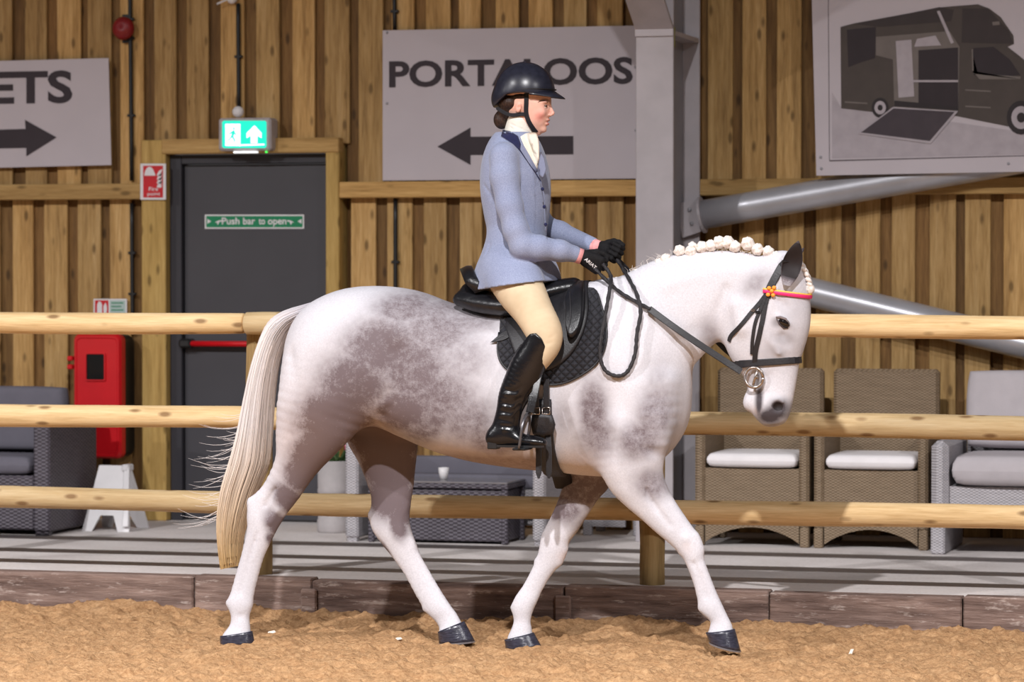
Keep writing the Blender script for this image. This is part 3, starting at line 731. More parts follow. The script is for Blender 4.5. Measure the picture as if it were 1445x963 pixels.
# ============================================================ FURNITURE ON THE WALKWAY
def arched_apron(w, z0, z1, rise, y0, y1, n=14):
    top = [(-w/2, z1), (w/2, z1)]; bot = []
    for i in range(n+1):
        u = i/n; x = w/2-w*u; bot.append((x, z0+rise*math.sin(math.pi*u)**.8))
    V = []; Fc = []
    for y in (y0, y1):
        for x, z in bot: V.append((x, y, z))
        for x, z in bot: V.append((x, y, z1))
    m = n+1
    for i in range(n):
        Fc.append((i, i+1, m+i+1, m+i)); Fc.append((2*m+i, 3*m+i, 3*m+i+1, 2*m+i+1))
        Fc.append((i, 2*m+i, 2*m+i+1, i+1)); Fc.append((m+i, m+i+1, 3*m+i+1, 3*m+i))
    Fc += [(0, m, 3*m, 2*m), (n, 2*m+n, 3*m+n, m+n)]
    return V, Fc
def xf(b, o): b.v = [(v[0]+o[0], v[1]+o[1], v[2]+o[2]) for v in b.v]; return b
def brown_chair(org, w, lab):
    o = empty('wicker_armchair', org); tag(o, lab, 'chair', None); d = .62; t = .055
    b = MB(); b.box((-w/2+.015, d-.10, .10), (w/2-.015, d-.03, .955), .018); xf(b, org).mk('backrest', M['rattan_brown'], o)
    for s_ in (-1, 1):
        b = MB(); b.box((s_*w/2, 0, .10), (s_*(w/2-t), d-.09, .66), .015); xf(b, org).mk('arm', M['rattan_brown'], o)
        b = MB(); b.box((s_*w/2, 0, 0), (s_*(w/2-.05), .05, .11), .006); xf(b, org).mk('leg', M['rattan_brown'], o)
        b = MB(); b.box((s_*(w/2-.015), d-.085, 0), (s_*(w/2-.06), d-.04, .11), .006); xf(b, org).mk('leg', M['rattan_brown'], o)
    b = MB(); b.add(*arched_apron(w-2*t-.002, .02, .425, .085, .012, .04)); xf(b, org).mk('apron', M['rattan_brown'], o)
    b = MB(); b.box((-w/2+t+.002, .041, .385), (w/2-t-.002, d-.105, .425)); xf(b, org).mk('seat', M['rattan_brown'], o)
    return o
def pillow(org, a, e, mt, name, lab, parent=None, puff=.3, tilt=0.0, cat='cushion', group=None, n=14):
    """soft box cushion between the corners a and e (local), tilted about x"""
    a = np.asarray(a, float); e = np.asarray(e, float); c_ = (a+e)/2; h = (e-a)/2
    V = []; Fc = []
    def prof(u): return max(0, 1-abs(u)**4)**.5
    for side in (1, -1):
        for i in range(n+1):
            for j in range(n+1):
                u, v = -1+2*i/n, -1+2*j/n; u = math.copysign(1-(1-abs(u))**2.2, u); v = math.copysign(1-(1-abs(v))**2.2, v)
                ax_ = int(np.argmin(h)); oth = [k for k in range(3) if k != ax_]
                p = np.zeros(3); p[oth[0]] = u*h[oth[0]]*(1-.04*abs(v)**3); p[oth[1]] = v*h[oth[1]]*(1-.04*abs(u)**3)
                edge = min(1, (1-max(abs(u), abs(v)))*9); f = .80*math.sqrt(max(0, 1-(1-edge)**2))+.20*prof(u)*prof(v)
                p[ax_] = side*h[ax_]*f; V.append(p)
        o_ = 0 if side == 1 else (n+1)**2
        for i in range(n):
            for j in range(n):
                q = [o_+i*(n+1)+j, o_+(i+1)*(n+1)+j, o_+(i+1)*(n+1)+j+1, o_+i*(n+1)+j+1]; Fc.append(tuple(q if side == 1 else q[::-1]))
    if tilt:
        c, s_ = math.cos(tilt), math.sin(tilt); V = [np.array([p[0], p[1]*c-p[2]*s_, p[1]*s_+p[2]*c]) for p in V]
    V = [p+c_+np.asarray(org) for p in V]
    o = mk(name, V, Fc, mt, None, c_+np.asarray(org)+np.array([0,0,-abs(h[2])]), smooth=True); tag(o, lab, cat, group); return o
f1a, f1b = pZ(978, 771, DECK), pZ(1143, 773, DECK); yc1 = (f1a[1]+f1b[1])/2; wch = f1b[0]-f1a[0]
ch1 = np.array([(f1a[0]+f1b[0])/2, yc1, DECK]); brown_chair(ch1, wch, 'brown wicker armchair nearest the steel column, partly behind the horse head')
f2a, f2b = pY(1148, 775, yc1), pY(1309, 779, yc1)
ch2 = np.array([(f2a[0]+f2b[0])/2, yc1, DECK]); brown_chair(ch2, f2b[0]-f2a[0], 'brown wicker armchair right of its twin, beside the pale wicker sofa')
for oc, w, l in ((ch1, wch, 'thin white seat cushion on the brown armchair nearest the column'), (ch2, f2b[0]-f2a[0], 'thin white seat cushion on the brown armchair beside the pale sofa')):
    pillow(oc, (-w/2+.06, -.03, .428), (w/2-.06, .5, .51), M['cushion_white'], 'seat_cushion', l, group='white seat cushions')
# pale sofa at the right edge
sa = pZ(1313, 783, DECK); so = np.array([sa[0], sa[1], DECK]); sl = empty('wicker_sofa', so); tag(sl, 'pale grey wicker sofa with pale cushions at the right edge', 'sofa')
b = MB(); P = []
for s_ in (0,): b.box((0, 0, 0), (.075, .72, .17), .01); b.box((0, 0, .171), (.092, .78, .60), .03)
xf(b, so).mk('arm', M['rattan_pale'], sl)
b = MB(); b.box((1.75, 0, 0), (1.845, .78, .64), .03); xf(b, so).mk('arm', M['rattan_pale'], sl)
b = MB(); b.add(*arched_apron(1.655, .14, .36, .02, .04, .08)); b.v = [(v[0]+.922, v[1], v[2]) for v in b.v]; xf(b, so).mk('apron', M['rattan_pale'], sl)
b = MB(); b.box((.096, .081, .30), (1.749, .70, .36)); xf(b, so).mk('seat', M['rattan_pale'], sl)
b = MB(); b.box((.0, .70, .17), (1.845, .80, .80), .03) if False else b.box((.096, .70, .17), (1.749, .78, .82), .03); xf(b, so).mk('backrest', M['rattan_pale'], sl)
pillow(so, (.098, -.03, .362), (.92, .60, .53), M['cushion_pale'], 'seat_cushion', 'thick pale grey seat cushion on the sofa at the right edge')
pillow(so, (.935, -.03, .362), (1.73, .60, .53), M['cushion_pale'], 'seat_cushion', 'pale grey seat cushion on the far half of the right edge sofa')
pillow(so, (.11, .50, .535), (.90, .66, .96), M['cushion_pale'], 'back_cushion', 'plump pale grey back cushion on the sofa at the right edge', tilt=-.16)
pillow(so, (.93, .50, .535), (1.73, .66, .96), M['cushion_pale'], 'back_cushion', 'pale grey back cushion on the far half of the right edge sofa', tilt=-.16)
# dark sofa at the left edge
fr, br = pZ(70, 757, DECK), pZ(146, 744, DECK); dp = br[1]-fr[1]; so = np.array([fr[0], fr[1], DECK])
dz = lambda y, Y: pY(30, y, Y)[2]-DECK
s2 = empty('wicker_sofa', so); tag(s2, 'dark grey wicker sofa with grey cushions at the left edge', 'sofa'); LW = 1.5; ah = dz(588, fr[1]); aw = pY(70,757,fr[1])[0]-pY(47,757,fr[1])[0]
for x0_, x1_ in ((-aw, 0), (-LW, -LW+aw)):
    b = MB(); b.box((x0_, 0, .02), (x1_, dp, ah), .012); b.box((x0_+.01, .01, 0), (x1_-.01, .06, .021)); b.box((x0_+.01, dp-.06, 0), (x1_-.01, dp-.01, .021)); xf(b, so).mk('arm', M['rattan_grey'], s2)
b = MB(); b.box((-LW+aw+.001, .012, .03), (-aw-.001, .06, dz(672, fr[1])), .01); xf(b, so).mk('apron', M['rattan_grey'], s2)
b = MB(); b.box((-LW+aw+.001, .061, .20), (-aw-.001, dp-.09, dz(672, fr[1]))); xf(b, so).mk('seat', M['rattan_grey'], s2)
b = MB(); b.box((-LW+aw+.001, dp-.085, .05), (-aw-.001, dp, ah-.02), .012); xf(b, so).mk('backrest', M['rattan_grey'], s2)
zc0, zc1 = dz(671, fr[1]), dz(644, fr[1])
pillow(so, (-.76, -.01, zc0), (-aw-.012, dp-.26, zc1), M['cushion_grey'], 'seat_cushion', 'grey seat cushion at the right end of the dark left sofa')
pillow(so, (-LW+aw+.012, -.01, zc0), (-.775, dp-.26, zc1), M['cushion_grey'], 'seat_cushion', 'grey seat cushion on the cut-off end of the dark left sofa')
zb = pY(50, 545, fr[1]+dp-.14)[2]-DECK
pillow(so, (-.74, dp-.24, zc1+.0), (-aw-.012, dp-.10, zb), M['cushion_grey'], 'back_cushion', 'grey back cushion at the right end of the dark left sofa', tilt=-.06)
pillow(so, (-LW+aw+.012, dp-.24, zc1+.0), (-.755, dp-.10, zb), M['cushion_grey'], 'back_cushion', 'grey back cushion on the cut-off end of the dark left sofa', tilt=-.06)
# pale loveseat behind the horse legs, with a dark wicker chest pushed in between its arms
a, e = pZ(487, 764, DECK), pZ(770, 772, DECK); yl = (a[1]+e[1])/2; a = pY(487, 764, yl); e = pY(770, 772, yl)
so = np.array([a[0], yl, DECK]); LW = e[0]-a[0]
ls = empty('wicker_loveseat', so); tag(ls, 'pale grey wicker loveseat behind the horse, an arm showing either side of the dark chest', 'sofa')
for x0_ in (0, LW-.075):
    b = MB(); b.box((x0_, 0, .02), (x0_+.075, .70, .60), .012); b.box((x0_+.01, .01, 0), (x0_+.065, .06, .02)); xf(b, so).mk('arm', M['rattan_pale'], ls)
zl = pY(640, 643, so[1]+.6)[2]-DECK
b = MB(); b.box((.076, .62, .06), (LW-.076, .70, zl-.05), .012); xf(b, so).mk('backrest', M['rattan_pale'], ls)
b = MB(); b.box((.076, .40, .22), (LW-.076, .619, .28)); xf(b, so).mk('seat', M['rattan_pale'], ls)
pillow(so, (.08, .38, .281), (LW-.08, .52, .36), M['cushion_grey'], 'seat_cushion', 'flat grey cushion on the pale loveseat behind the dark chest')
pillow(so, (.08, .525, .30), (LW-.08, .615, zl), M['cushion_grey'], 'back_cushion', 'long grey back cushion of the pale loveseat behind the dark chest')
a, e = pZ(519, 765, DECK), pZ(716, 770, DECK); yt = (a[1]+e[1])/2-.0; a = pY(519, 765, yt); e = pY(716, 770, yt); tb = pZ(750, 757, DECK)
so = np.array([a[0], yt, DECK]); TW = e[0]-a[0]; td = min(tb[1]-yt, .37)
zt = pY(640, 680, yt)[2]-DECK
tbl = empty('wicker_chest', so); tag(tbl, 'dark grey wicker chest table with a glass top seen under the horse belly', 'table')
b = MB(); b.box((.02, .012, .015), (TW-.02, td-.012, zt-.045), .008); xf(b, so).mk('woven_body', M['rattan_grey'], tbl)
for x in (0, TW-.035):
    for y in (0, td-.035): b = MB(); b.box((x, y, 0), (x+.035, y+.035, zt-.04), .006); xf(b, so).mk('corner_post', M['rattan_grey'], tbl)
b = MB(); b.box((-.004, -.004, zt-.039), (TW+.004, td, zt-.012), .006); xf(b, so).mk('rim', M['rattan_grey'], tbl)
b = MB(); b.box((.0, .0, zt-.011), (TW, td-.004, zt), .002); xf(b, so).mk('glass_top', simple('grey_glass_top', srgb(120,118,122), .12, 0, .6), tbl)
cp = pY(629, 660, yt+.2); b = MB(); b.lathe((cp[0], yt+.16, DECK+zt+.001), [(.018,0),(.026,.03),(.03,.065),(.026,.065),(.02,.01)], 16); o = b.mk('paper_cup', M['white'], None, (cp[0], yt+.16, DECK+zt), smooth=True); tag(o, 'small white cup on the glass top of the dark chest', 'cup')
# planter
pb = pZ(464, 753, DECK); r_ = (pY(487,752,pb[1])[0]-pY(442,752,pb[1])[0])/2; pb = pb+np.array([0, r_, 0]); pl = empty('planter', pb)
tag(pl, 'pale grey round planter with a leafy pink-flowered plant behind the hind legs', 'plant pot'); hh = pY(464, 650, pb[1])[2]-DECK
b = MB(); b.lathe(pb, [(r_*.98,0),(r_*1.02,.01),(r_*1.02,.07),(r_*.97,.075),(r_*.97,hh*.55),(r_,hh*.56),(r_,hh*.6),(r_*.97,hh*.61),(r_,hh),(r_*.93,hh),(r_*.9,hh-.05)], 32); b.mk('pot', simple('planter_grey', srgb(176,170,170), .7, 0, .3, .08, 12, .2, 50), pl, smooth=True)
b = MB(); b.lathe(pb+np.array([0,0,hh-.06]), [(r_*.9,0),(r_*.9,.012),(0,.014)], 24); b.mk('soil', simple('soil', srgb(60,44,34), .95), pl)
rg = random.Random(5); gm = simple('leaf_green', srgb(66,92,50), .5); pm_ = simple('petal_pink', srgb(214,110,130), .6)
for k in range(26):
    an = rg.uniform(0, 6.28); q = pb+np.array([math.cos(an)*r_*.5, math.sin(an)*r_*.5, hh-.04]); L_ = rg.uniform(.08, .17); out = rg.uniform(.3, .9)
    d = np.array([math.cos(an)*out, math.sin(an)*out, 1.0]); d /= np.linalg.norm(d); sd = np.cross(d, (0,0,1)); sd /= np.linalg.norm(sd)
    b = MB(); b.strap([q, q+d*L_*.4, q+d*L_*.8-(0,0,.01), q+d*L_-(0,0,.03)], [.006, .035, .028, .004], .002, np.cross(sd, d)); b.mk('leaf', gm, pl)
for k in range(5):
    an = rg.uniform(0, 6.28); q = pb+np.array([.03+math.cos(an)*.05, math.sin(an)*.06, hh+rg.uniform(.05,.12)]); b = MB()
    for m_ in range(5): a_ = m_*1.257; b.ell(q+np.array([math.cos(a_)*.014, -.004, math.sin(a_)*.014]), (.011,.006,.011), 6, 4)
    b.mk('flower', pm_, pl, smooth=True)
# pale side chair deep behind the forelegs
a, e = pZ(822, 752, DECK), pZ(900, 757, DECK); yq = YW-.42; a = pY(822, 752, yq); e = pY(905, 757, yq); so = np.array([a[0], yq, DECK]); w = e[0]-a[0]
sc_ = empty('wicker_stool', so); tag(sc_, 'pale grey wicker stool deep behind the forelegs, left of the round fence post', 'stool')
for x in (0, w-.05):
    for y in (0, .30): b = MB(); b.box((x, y, 0), (x+.05, y+.05, .42), .006); xf(b, so).mk('leg', M['rattan_pale'], sc_)
b = MB(); b.box((.051, .01, .05), (w*.72, .03, .415)); xf(b, so).mk('panel', M['rattan_pale'], sc_)
b = MB(); b.box((-.01, -.01, .42), (w+.01, .36, .46), .01); xf(b, so).mk('seat', M['rattan_pale'], sc_)
# ============================================================ HORSE
def hp(px, py, dy=0.0): return pY(px, py, YH+dy)
def edge(f, bk, rl, dy=0.0):
    """sweep node from a front-edge and a back-edge point of the outline, on the plane dy from the middle"""
    A = hp(*f, dy); B = hp(*bk, dy); return ((A+B)/2, (A-B)/2, rl)
lo = np.array([hp(300, 500, 0)[0]-.02, YH-.46, -.04]); hi = np.array([hp(1165, 500, 0)[0]+.05, YH+.46, 1.86])
Fh = Field(lo, hi, .0078)
trunk = [(430,510,548,.04),(438,486,566,.09),(450,458,592,.150),(467,426,604,.212),(490,412,604,.262),(520,404,602,.285),(560,407,606,.285),(600,421,622,.278),(640,433,640,.28),(680,438,652,.286),(720,437,659,.288),(760,428,664,.28),(800,415,668,.262),(840,404,672,.242),(875,408,672,.228),(902,440,660,.200),(924,485,636,.160),(938,530,602,.10)]
Fh.sweep([edge((x, t_), (x, b_), w) for x, t_, b_, w in trunk], k=.0, pw=2.25)
neck = [((836,405),(885,608),.165),((880,388),(934,588),.142),((920,369),(958,535),.116),((960,358),(979,510),.10),((1005,353),(1000,486),.086),((1050,356),(1020,463),.08),((1088,366),(1034,445),.07)]
Fh.sweep([edge(a, b, w) for a, b, w in neck], k=.05, pw=2.1)
head = [((1122,366),(1082,376),.052),((1136,388),(1050,408),.088),((1143,424),(1024,440),.098),((1143,452),(1019,467),.10),((1137,478),(1026,492),.088),((1129,506),(1038,512),.068),((1125,530),(1052,532),.058),((1121,552),(1056,554),.056),((1117,571),(1059,575),.060),((1112,584),(1070,590),.048)]
Fh.sweep([edge(a, b, w) for a, b, w in head], k=.035, pw=2.25)
Fh.ell(hp(1060, 566), (.034,.04,.045), .02, rotY(.35))                      # chin and lower lip
Fh.ell(hp(1084, 581), (.040,.05,.034), .02); Fh.ell(hp(1100, 578), (.034,.05,.034), .02)                                 # upper lip
DY = .125
near_hind = [((560,500),(450,474),.070,-.15),((548,548),(408,514),.088,-.15),((520,590),(393,556),.098,-.15),((480,632),(390,606),.082,-.145),((450,663),(389,645),.066,-.14),((424,700),(372,684),.05,-.135),((406,724),(352,707),.042,-.13),((394,743),(349,724),.042,-.13),((384,762),(349,746),.036,-.13),((373,786),(341,780),.028,-.13),((365,815),(332,812),.026,-.13),((359,838),(325,838),.028,-.13),((357,854),(321,852),.033,-.13),((352,870),(326,870),.028,-.13),((353,884),(324,885),.031,-.13),((354,897),(314,900),.040,-.13)]
far_hind = [((600,520),(470,520),.08,.15),((594,580),(478,575),.095,.15),((590,622),(488,615),.085,.145),((587,652),(504,645),.068,.14),((584,684),(516,675),.052,.135),((580,710),(524,703),.044,.13),((578,732),(522,728),.042,.13),((581,752),(524,743),.042,.13),((588,770),(536,762),.036,.13),((595,787),(553,785),.029,.13),((607,808),(569,808),.026,.13),((621,832),(583,834),.028,.13),((636,856),(599,860),.033,.13),((645,868),(612,874),.028,.13),((650,877),(620,886),.031,.13),((654,885),(620,896),.040,.13)]
far_fore = [((890,600),(800,610),.06,.15),((880,650),(798,648),.065,.14),((862,682),(797,676),.058,.13),((846,700),(791,697),.048,.125),((832,722),(783,718),.043,.12),((818,745),(772,741),.039,.12),((805,762),(764,757),.04,.12),((799,778),(761,773),.038,.12),((791,795),(756,791),.031,.12),((777,813),(746,813),.026,.12),((766,832),(735,832),.025,.12),((759,847),(726,846),.031,.12),((753,860),(722,858),.033,.12),((749,875),(725,876),.027,.12),((750,886),(722,890),.032,.12),((752,898),(716,903),.038,.12)]
near_fore = [((950,540),(856,560),.075,-.13),((950,595),(848,612),.085,-.14),((938,640),(846,655),.082,-.14),((936,668),(858,686),.068,-.135),((944,692),(879,709),.057,-.13),((956,713),(901,728),.048,-.13),((971,735),(923,748),.043,-.13),((985,756),(945,766),.04,-.13),((992,775),(960,781),.039,-.13),((995,793),(968,796),.032,-.13),((1005,820),(977,820),.026,-.13),((1014,842),(983,843),.026,-.13),((1021,858),(987,860),.032,-.13),((1028,873),(1001,874),.028,-.13),((1033,883),(1002,885),.031,-.13),((1036,895),(998,898),.038,-.13)]
for leg, kk in ((near_hind,.05),(far_hind,.05),(far_fore,.04),(near_fore,.045)):
    Fh.sweep([edge(a, b, w, dy) for a, b, w, dy in leg], k=kk)
def B_(pts, r, amp, dy): Fh.bump([hp(x, y, dy) for x, y in pts], r, amp)
# muscles and hollows of the near side (and their mirror)
for sd in (-1, 1):
    B_([(540,590),(524,600),(503,618)], .020, -.016, sd*.22); B_([(548,568),(515,588),(490,612)], .016, .007, sd*.25)                 # fold of the stifle
    B_([(548,575),(560,545),(558,500)], .05, -.014, sd*.28)                  # flank hollow
    B_([(560,470),(530,440)], .05, .008, sd*.27)                             # point of hip
    B_([(412,500),(430,560),(440,610)], .03, -.006, sd*.2)                   # hamstring line
    B_([(505,520),(470,570)], .07, .012, sd*.27)                             # quadriceps
    B_([(868,440),(905,500),(925,560)], .032, -.014, sd*.24)                 # shoulder edge
    B_([(845,450),(880,530),(905,585)], .05, .010, sd*.25)
    B_([(835,560),(845,610),(848,645)], .028, -.012, sd*.27)                 # triceps back edge
    B_([(870,600),(890,630)], .05, .012, sd*.25)
    B_([(930,590),(935,625)], .04, .010, sd*.19)                             # breast
    B_([(925,640),(905,628)], .02, -.008, sd*.2)
    B_([(960,480),(1000,455),(1015,430)], .025, -.010, sd*.11)               # jugular groove
    B_([(940,400),(1000,380),(1060,378)], .04, .008, sd*.11)                 # crest muscle
    B_([(1024,408),(1014,435),(1013,468)], .018, -.022, sd*.088)                        # behind the jaw
    B_([(1040,432),(1046,462)], .034, .020, sd*.095)                         # cheek
    B_([(1100,500),(1085,478),(1078,462)], .014, .012, sd*.085)              # facial crest
    B_([(1098,448),(1112,458)], .014, .012, sd*.10)                          # brow over the eye
    B_([(1104,474),(1112,486)], .016, -.012, sd*.085)
    B_([(1108,432),(1100,424)], .016, -.008, sd*.085)
    B_([(1085,530),(1075,560)], .018, -.006, sd*.055)
    B_([(1098,575)], .015, -.028, sd*.055)                                   # nostril
    B_([(1087,572),(1092,565),(1100,563),(1107,570)], .008, .010, sd*.058)
    B_([(1073,548),(1072,578)], .008, -.009, sd*.052)                        # corner of the mouth
    for x in range(620, 700, 22): B_([(x+10,480),(x,600)], .016, -.0025, sd*.285)
for leg in (near_hind, far_hind):
    dy = leg[-1][3]; s_ = -1 if dy < 0 else 1
    q = lambda i, f: tuple(np.array(leg[i][1])+f*(np.array(leg[i][0])-np.array(leg[i][1])))
    B_([q(5,.35), q(6,.42)], .012, -.014, dy+s_*.04); B_([q(8,.42), q(9,.40), q(10,.4), q(11,.4)], .008, -.009, dy+s_*.026)
    B_([q(6,.03)], .018, .012, dy); B_([q(12,.02)], .014, .010, dy); B_([q(6,.75), q(7,.7)], .016, .007, dy+s_*.04); B_([q(13,.5)], .014, -.006, dy+s_*.028); B_([q(15,.5)], .012, .004, dy+s_*.04)
for leg in (near_fore, far_fore):
    dy = leg[-1][3]; s_ = -1 if dy < 0 else 1
    q = lambda i, f: tuple(np.array(leg[i][1])+f*(np.array(leg[i][0])-np.array(leg[i][1])))
    B_([q(2,.6), q(4,.55), q(5,.5), q(6,.45)], .011, -.013, dy+s_*.045); B_([q(9,.42), q(10,.42), q(11,.42)], .008, -.009, dy+s_*.026); B_([q(7,.55)], .018, .007, dy+s_*.04); B_([q(9,.75)], .010, -.006, dy+s_*.03)
    B_([q(7,.95), q(8,.98)], .018, .008, dy); B_([q(8,.02)], .012, .008, dy); B_([q(12,.02)], .014, .006, dy)
B_([(560,606),(590,618)], .03, .012, 0.0)
VH, QH = Fh.mesh(9); del Fh
# ears, welded into the same mesh
def ear(base, tip, wid, dy, facing):
    """pointed leaf-shaped shell of an ear"""
    b0 = hp(*base, dy); t1 = hp(*tip, dy); ax_ = t1-b0; L = np.linalg.norm(ax_); ax_ /= L
    f_ = np.asarray(facing, float); f_ -= ax_*np.dot(f_, ax_); f_ /= np.linalg.norm(f_); sd = np.cross(ax_, f_); V = []; n = 16; m = 10
    for i in range(m+1):
        u = i/m; w = wid*(math.sin(math.pi*min(1, .10+.90*u))**.8)*(1 if u < 1 else 0)+.0015
        for k in range(n):
            a_ = 2*math.pi*k/n; s_ = math.sin(a_); c_ = math.cos(a_)
            dep = .62 if c_ < 0 else .62-1.05*math.sin(math.pi*min(1, u*1.05+.0))*.9
            V.append(b0+ax_*(L*u-.012)+sd*(s_*w)+f_*(c_*w*dep)+f_*(.012*math.sin(math.pi*u)*-1))
    Fc = [(i*n+k, i*n+(k+1) % n, (i+1)*n+(k+1) % n, (i+1)*n+k) for i in range(m) for k in range(n)]
    return np.array(V), np.array(Fc)
earN = ear((1111,399), (1128,336), .042, -.112, (.28,-1,.0)); earF = ear((1118,392), (1136,346), .040, .060, (.75,.3,.0))
nb = len(VH); 
for V_, F_ in (earN, earF):
    QH = np.concatenate([QH, F_+len(VH)]); VH = np.concatenate([VH, V_])
isear = np.arange(len(VH)) >= nb
# coat: soft dark patches of a dapple grey plus painted belly shade, laid out in the side plane (x, z)
PX = VH[:,0]; PY_ = VH[:,1]-YH; PZ = VH[:,2]
dark = np.zeros(len(VH)); muz = np.zeros(len(VH)); tan = np.zeros(len(VH))
S_ = 1/ (318.0)
def blob(arr, px, py, rx, ry, amt, rot=0.0, dy=-.22, sel=None, hard=1.0):
    c_ = hp(px, py, dy); r = math.radians(rot); dx = PX-c_[0]; dz_ = PZ-c_[2]
    a = (dx*math.cos(r)+dz_*math.sin(r))/(rx*S_); b_ = (-dx*math.sin(r)+dz_*math.cos(r))/(ry*S_)
    v = amt*np.clip(np.exp(-((a*a+b_*b_)**hard)*.9)*1.15, 0, 1)
    if sel is not None: v = v*sel
    np.maximum(arr, v, out=arr) if amt > 0 else np.add(arr, v, out=arr)
near = PY_ < .05; far = PY_ > .02
body_sel = None
for px, py, rx, ry, amt, rot in ((565,435,48,26,.66,0),(600,440,50,20,.6,0),(540,490,62,46,.80,10),(500,545,62,52,.82,30),(470,590,62,48,.95,20),(450,635,46,40,.98,50),(585,520,60,60,.74,0),(620,560,62,44,.70,0),(610,470,60,36,.66,0),(655,590,54,40,.62,0),(655,452,50,22,.56,0),(565,580,50,34,.85,0),(690,622,46,24,.6,-10),(645,505,56,40,.5,0),(600,600,50,26,.7,20)):
    blob(dark, px, py, rx, ry, amt, rot, -.25, near, 1.3)
for px, py, rx, ry, amt, rot in ((436,668,34,32,1,50),(395,742,15,24,1.05,30),(414,708,18,32,1.05,40),(450,645,40,36,.98,40),(384,760,7,10,.8,0)):
    blob(dark, px, py, rx, ry, amt, rot, -.13, near, 1.3)
for px, py, rx, ry, amt, rot, hd in ((838,580,22,46,.72,0,1.3),(842,615,30,34,.62,0,1.2),(800,590,20,26,.34,0,1),(902,622,34,28,.68,20,1.2),(922,590,26,52,.62,-10,1.2),(918,685,22,26,.62,60,1.2),(925,545,16,36,.38,0,1),(1060,400,24,15,.46,30,1),(990,470,14,20,.42,0,1),(1095,485,34,40,.24,0,1),(1110,430,26,30,.20,0,1),(1000,850,20,40,.10,0,1),(950,730,30,30,.12,40,1),(340,800,22,60,.10,0,1)):
    blob(dark, px, py, rx, ry, amt, rot, -.22, near, hd)
legfar = (PY_ > .03) & (PZ < pY(540, 596, YH)[2])
for px, py, rx, ry, amt, rot in ((545,620,66,44,.98,0),(550,660,50,42,1,0),(550,700,40,36,1,0),(562,738,13,26,.95,10),(568,725,16,24,.9,0),(543,778,5,16,.8,30)):
    blob(dark, px, py, rx, ry, amt, rot, .1, legfar, 1.5)
forefar = (PY_ > .02) & (PZ < .80)
for px, py, rx, ry, amt, rot in ((825,690,44,30,.78,0),(800,715,26,26,.72,0),(788,722,9,13,1.3,-40),(850,690,24,24,.85,40),(815,735,16,22,.4,30)):
    blob(dark, px, py, rx, ry, amt, rot, .1, forefar, 1.4)
und = np.clip((pY(640, 628, YH)[2]-PZ)/.05, 0, 1)*(PZ > hp(700,672)[2])*(np.abs(PY_) < .24)*np.clip((PX-hp(585,600)[0])/.1, 0, 1)*(PX < hp(800,600)[0]); tan = np.maximum(tan, und*.7); dark = np.maximum(dark, und*.5)  # belly browned and darkened: coat tone plus underside shade painted in
for px, py, rx, ry, amt in ((440,620,60,60,.55),(540,600,40,30,.6),(680,640,80,22,.5),(830,655,30,24,.4),(783,793,9,9,.7),(1066,581,6,6,1.0),(975,770,8,8,.3)): blob(tan, px, py, rx, ry, amt, 0, -.1)
for px, py, rx, ry, amt in ((1098,574,9,8,1.5),(1100,576,16,14,.9),(1086,588,20,13,1.0),(1094,583,20,12,.95),(1071,566,6,30,.95),(1110,478,16,12,.32),(1090,500,26,18,.26),(1065,470,40,40,.10),(1115,450,24,40,.16),(1058,584,12,10,.2),(1100,455,10,8,.5)): blob(muz, px, py, rx, ry, amt, 0, -.05)  # grey muzzle and face skin; the dark of the nostril hollow is painted in
muz[isear] = .0
hgt = np.clip((PZ-hp(1110,404)[2])/.07, 0, 1); eart = np.where(isear, 1.0, 0.0)
inner = isear & (np.arange(len(VH)) < nb+len(earN[0]))
dark[isear] = np.clip(.45+.65*hgt[isear], 0, 1.0); muz[isear] = np.clip(hgt[isear]*1.2, 0, .9)
ei = np.arange(len(earN[0])); ek = 2*math.pi*(ei % 16)/16; eu = (ei//16)/10
muz[nb:nb+len(earN[0])] = np.where((np.cos(ek) > .25) & (eu > .12) & (eu < .97), 1.25, np.clip(eu*1.6, .2, .8))
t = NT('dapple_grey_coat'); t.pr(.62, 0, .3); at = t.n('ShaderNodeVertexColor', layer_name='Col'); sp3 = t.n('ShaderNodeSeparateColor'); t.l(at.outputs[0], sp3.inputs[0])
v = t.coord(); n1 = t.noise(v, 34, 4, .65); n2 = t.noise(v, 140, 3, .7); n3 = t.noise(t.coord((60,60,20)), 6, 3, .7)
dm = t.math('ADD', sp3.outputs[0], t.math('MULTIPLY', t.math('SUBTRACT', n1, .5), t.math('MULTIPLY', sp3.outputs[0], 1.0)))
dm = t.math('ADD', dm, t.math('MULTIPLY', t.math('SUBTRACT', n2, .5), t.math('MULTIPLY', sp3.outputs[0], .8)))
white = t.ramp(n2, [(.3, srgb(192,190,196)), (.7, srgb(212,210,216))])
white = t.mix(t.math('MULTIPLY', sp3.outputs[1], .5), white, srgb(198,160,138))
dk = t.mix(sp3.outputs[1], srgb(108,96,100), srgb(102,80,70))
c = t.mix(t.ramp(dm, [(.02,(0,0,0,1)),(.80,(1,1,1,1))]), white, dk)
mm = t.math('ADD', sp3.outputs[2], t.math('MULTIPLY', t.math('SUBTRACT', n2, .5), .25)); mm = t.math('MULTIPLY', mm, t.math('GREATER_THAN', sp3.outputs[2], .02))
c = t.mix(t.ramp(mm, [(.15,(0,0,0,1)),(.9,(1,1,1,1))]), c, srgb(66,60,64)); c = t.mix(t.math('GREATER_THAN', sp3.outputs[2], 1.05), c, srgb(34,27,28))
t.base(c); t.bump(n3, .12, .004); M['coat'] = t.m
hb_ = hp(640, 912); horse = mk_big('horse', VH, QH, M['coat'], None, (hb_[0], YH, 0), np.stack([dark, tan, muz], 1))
tag(horse, 'white and dapple grey horse with plaited mane walking right along the fence', 'horse')
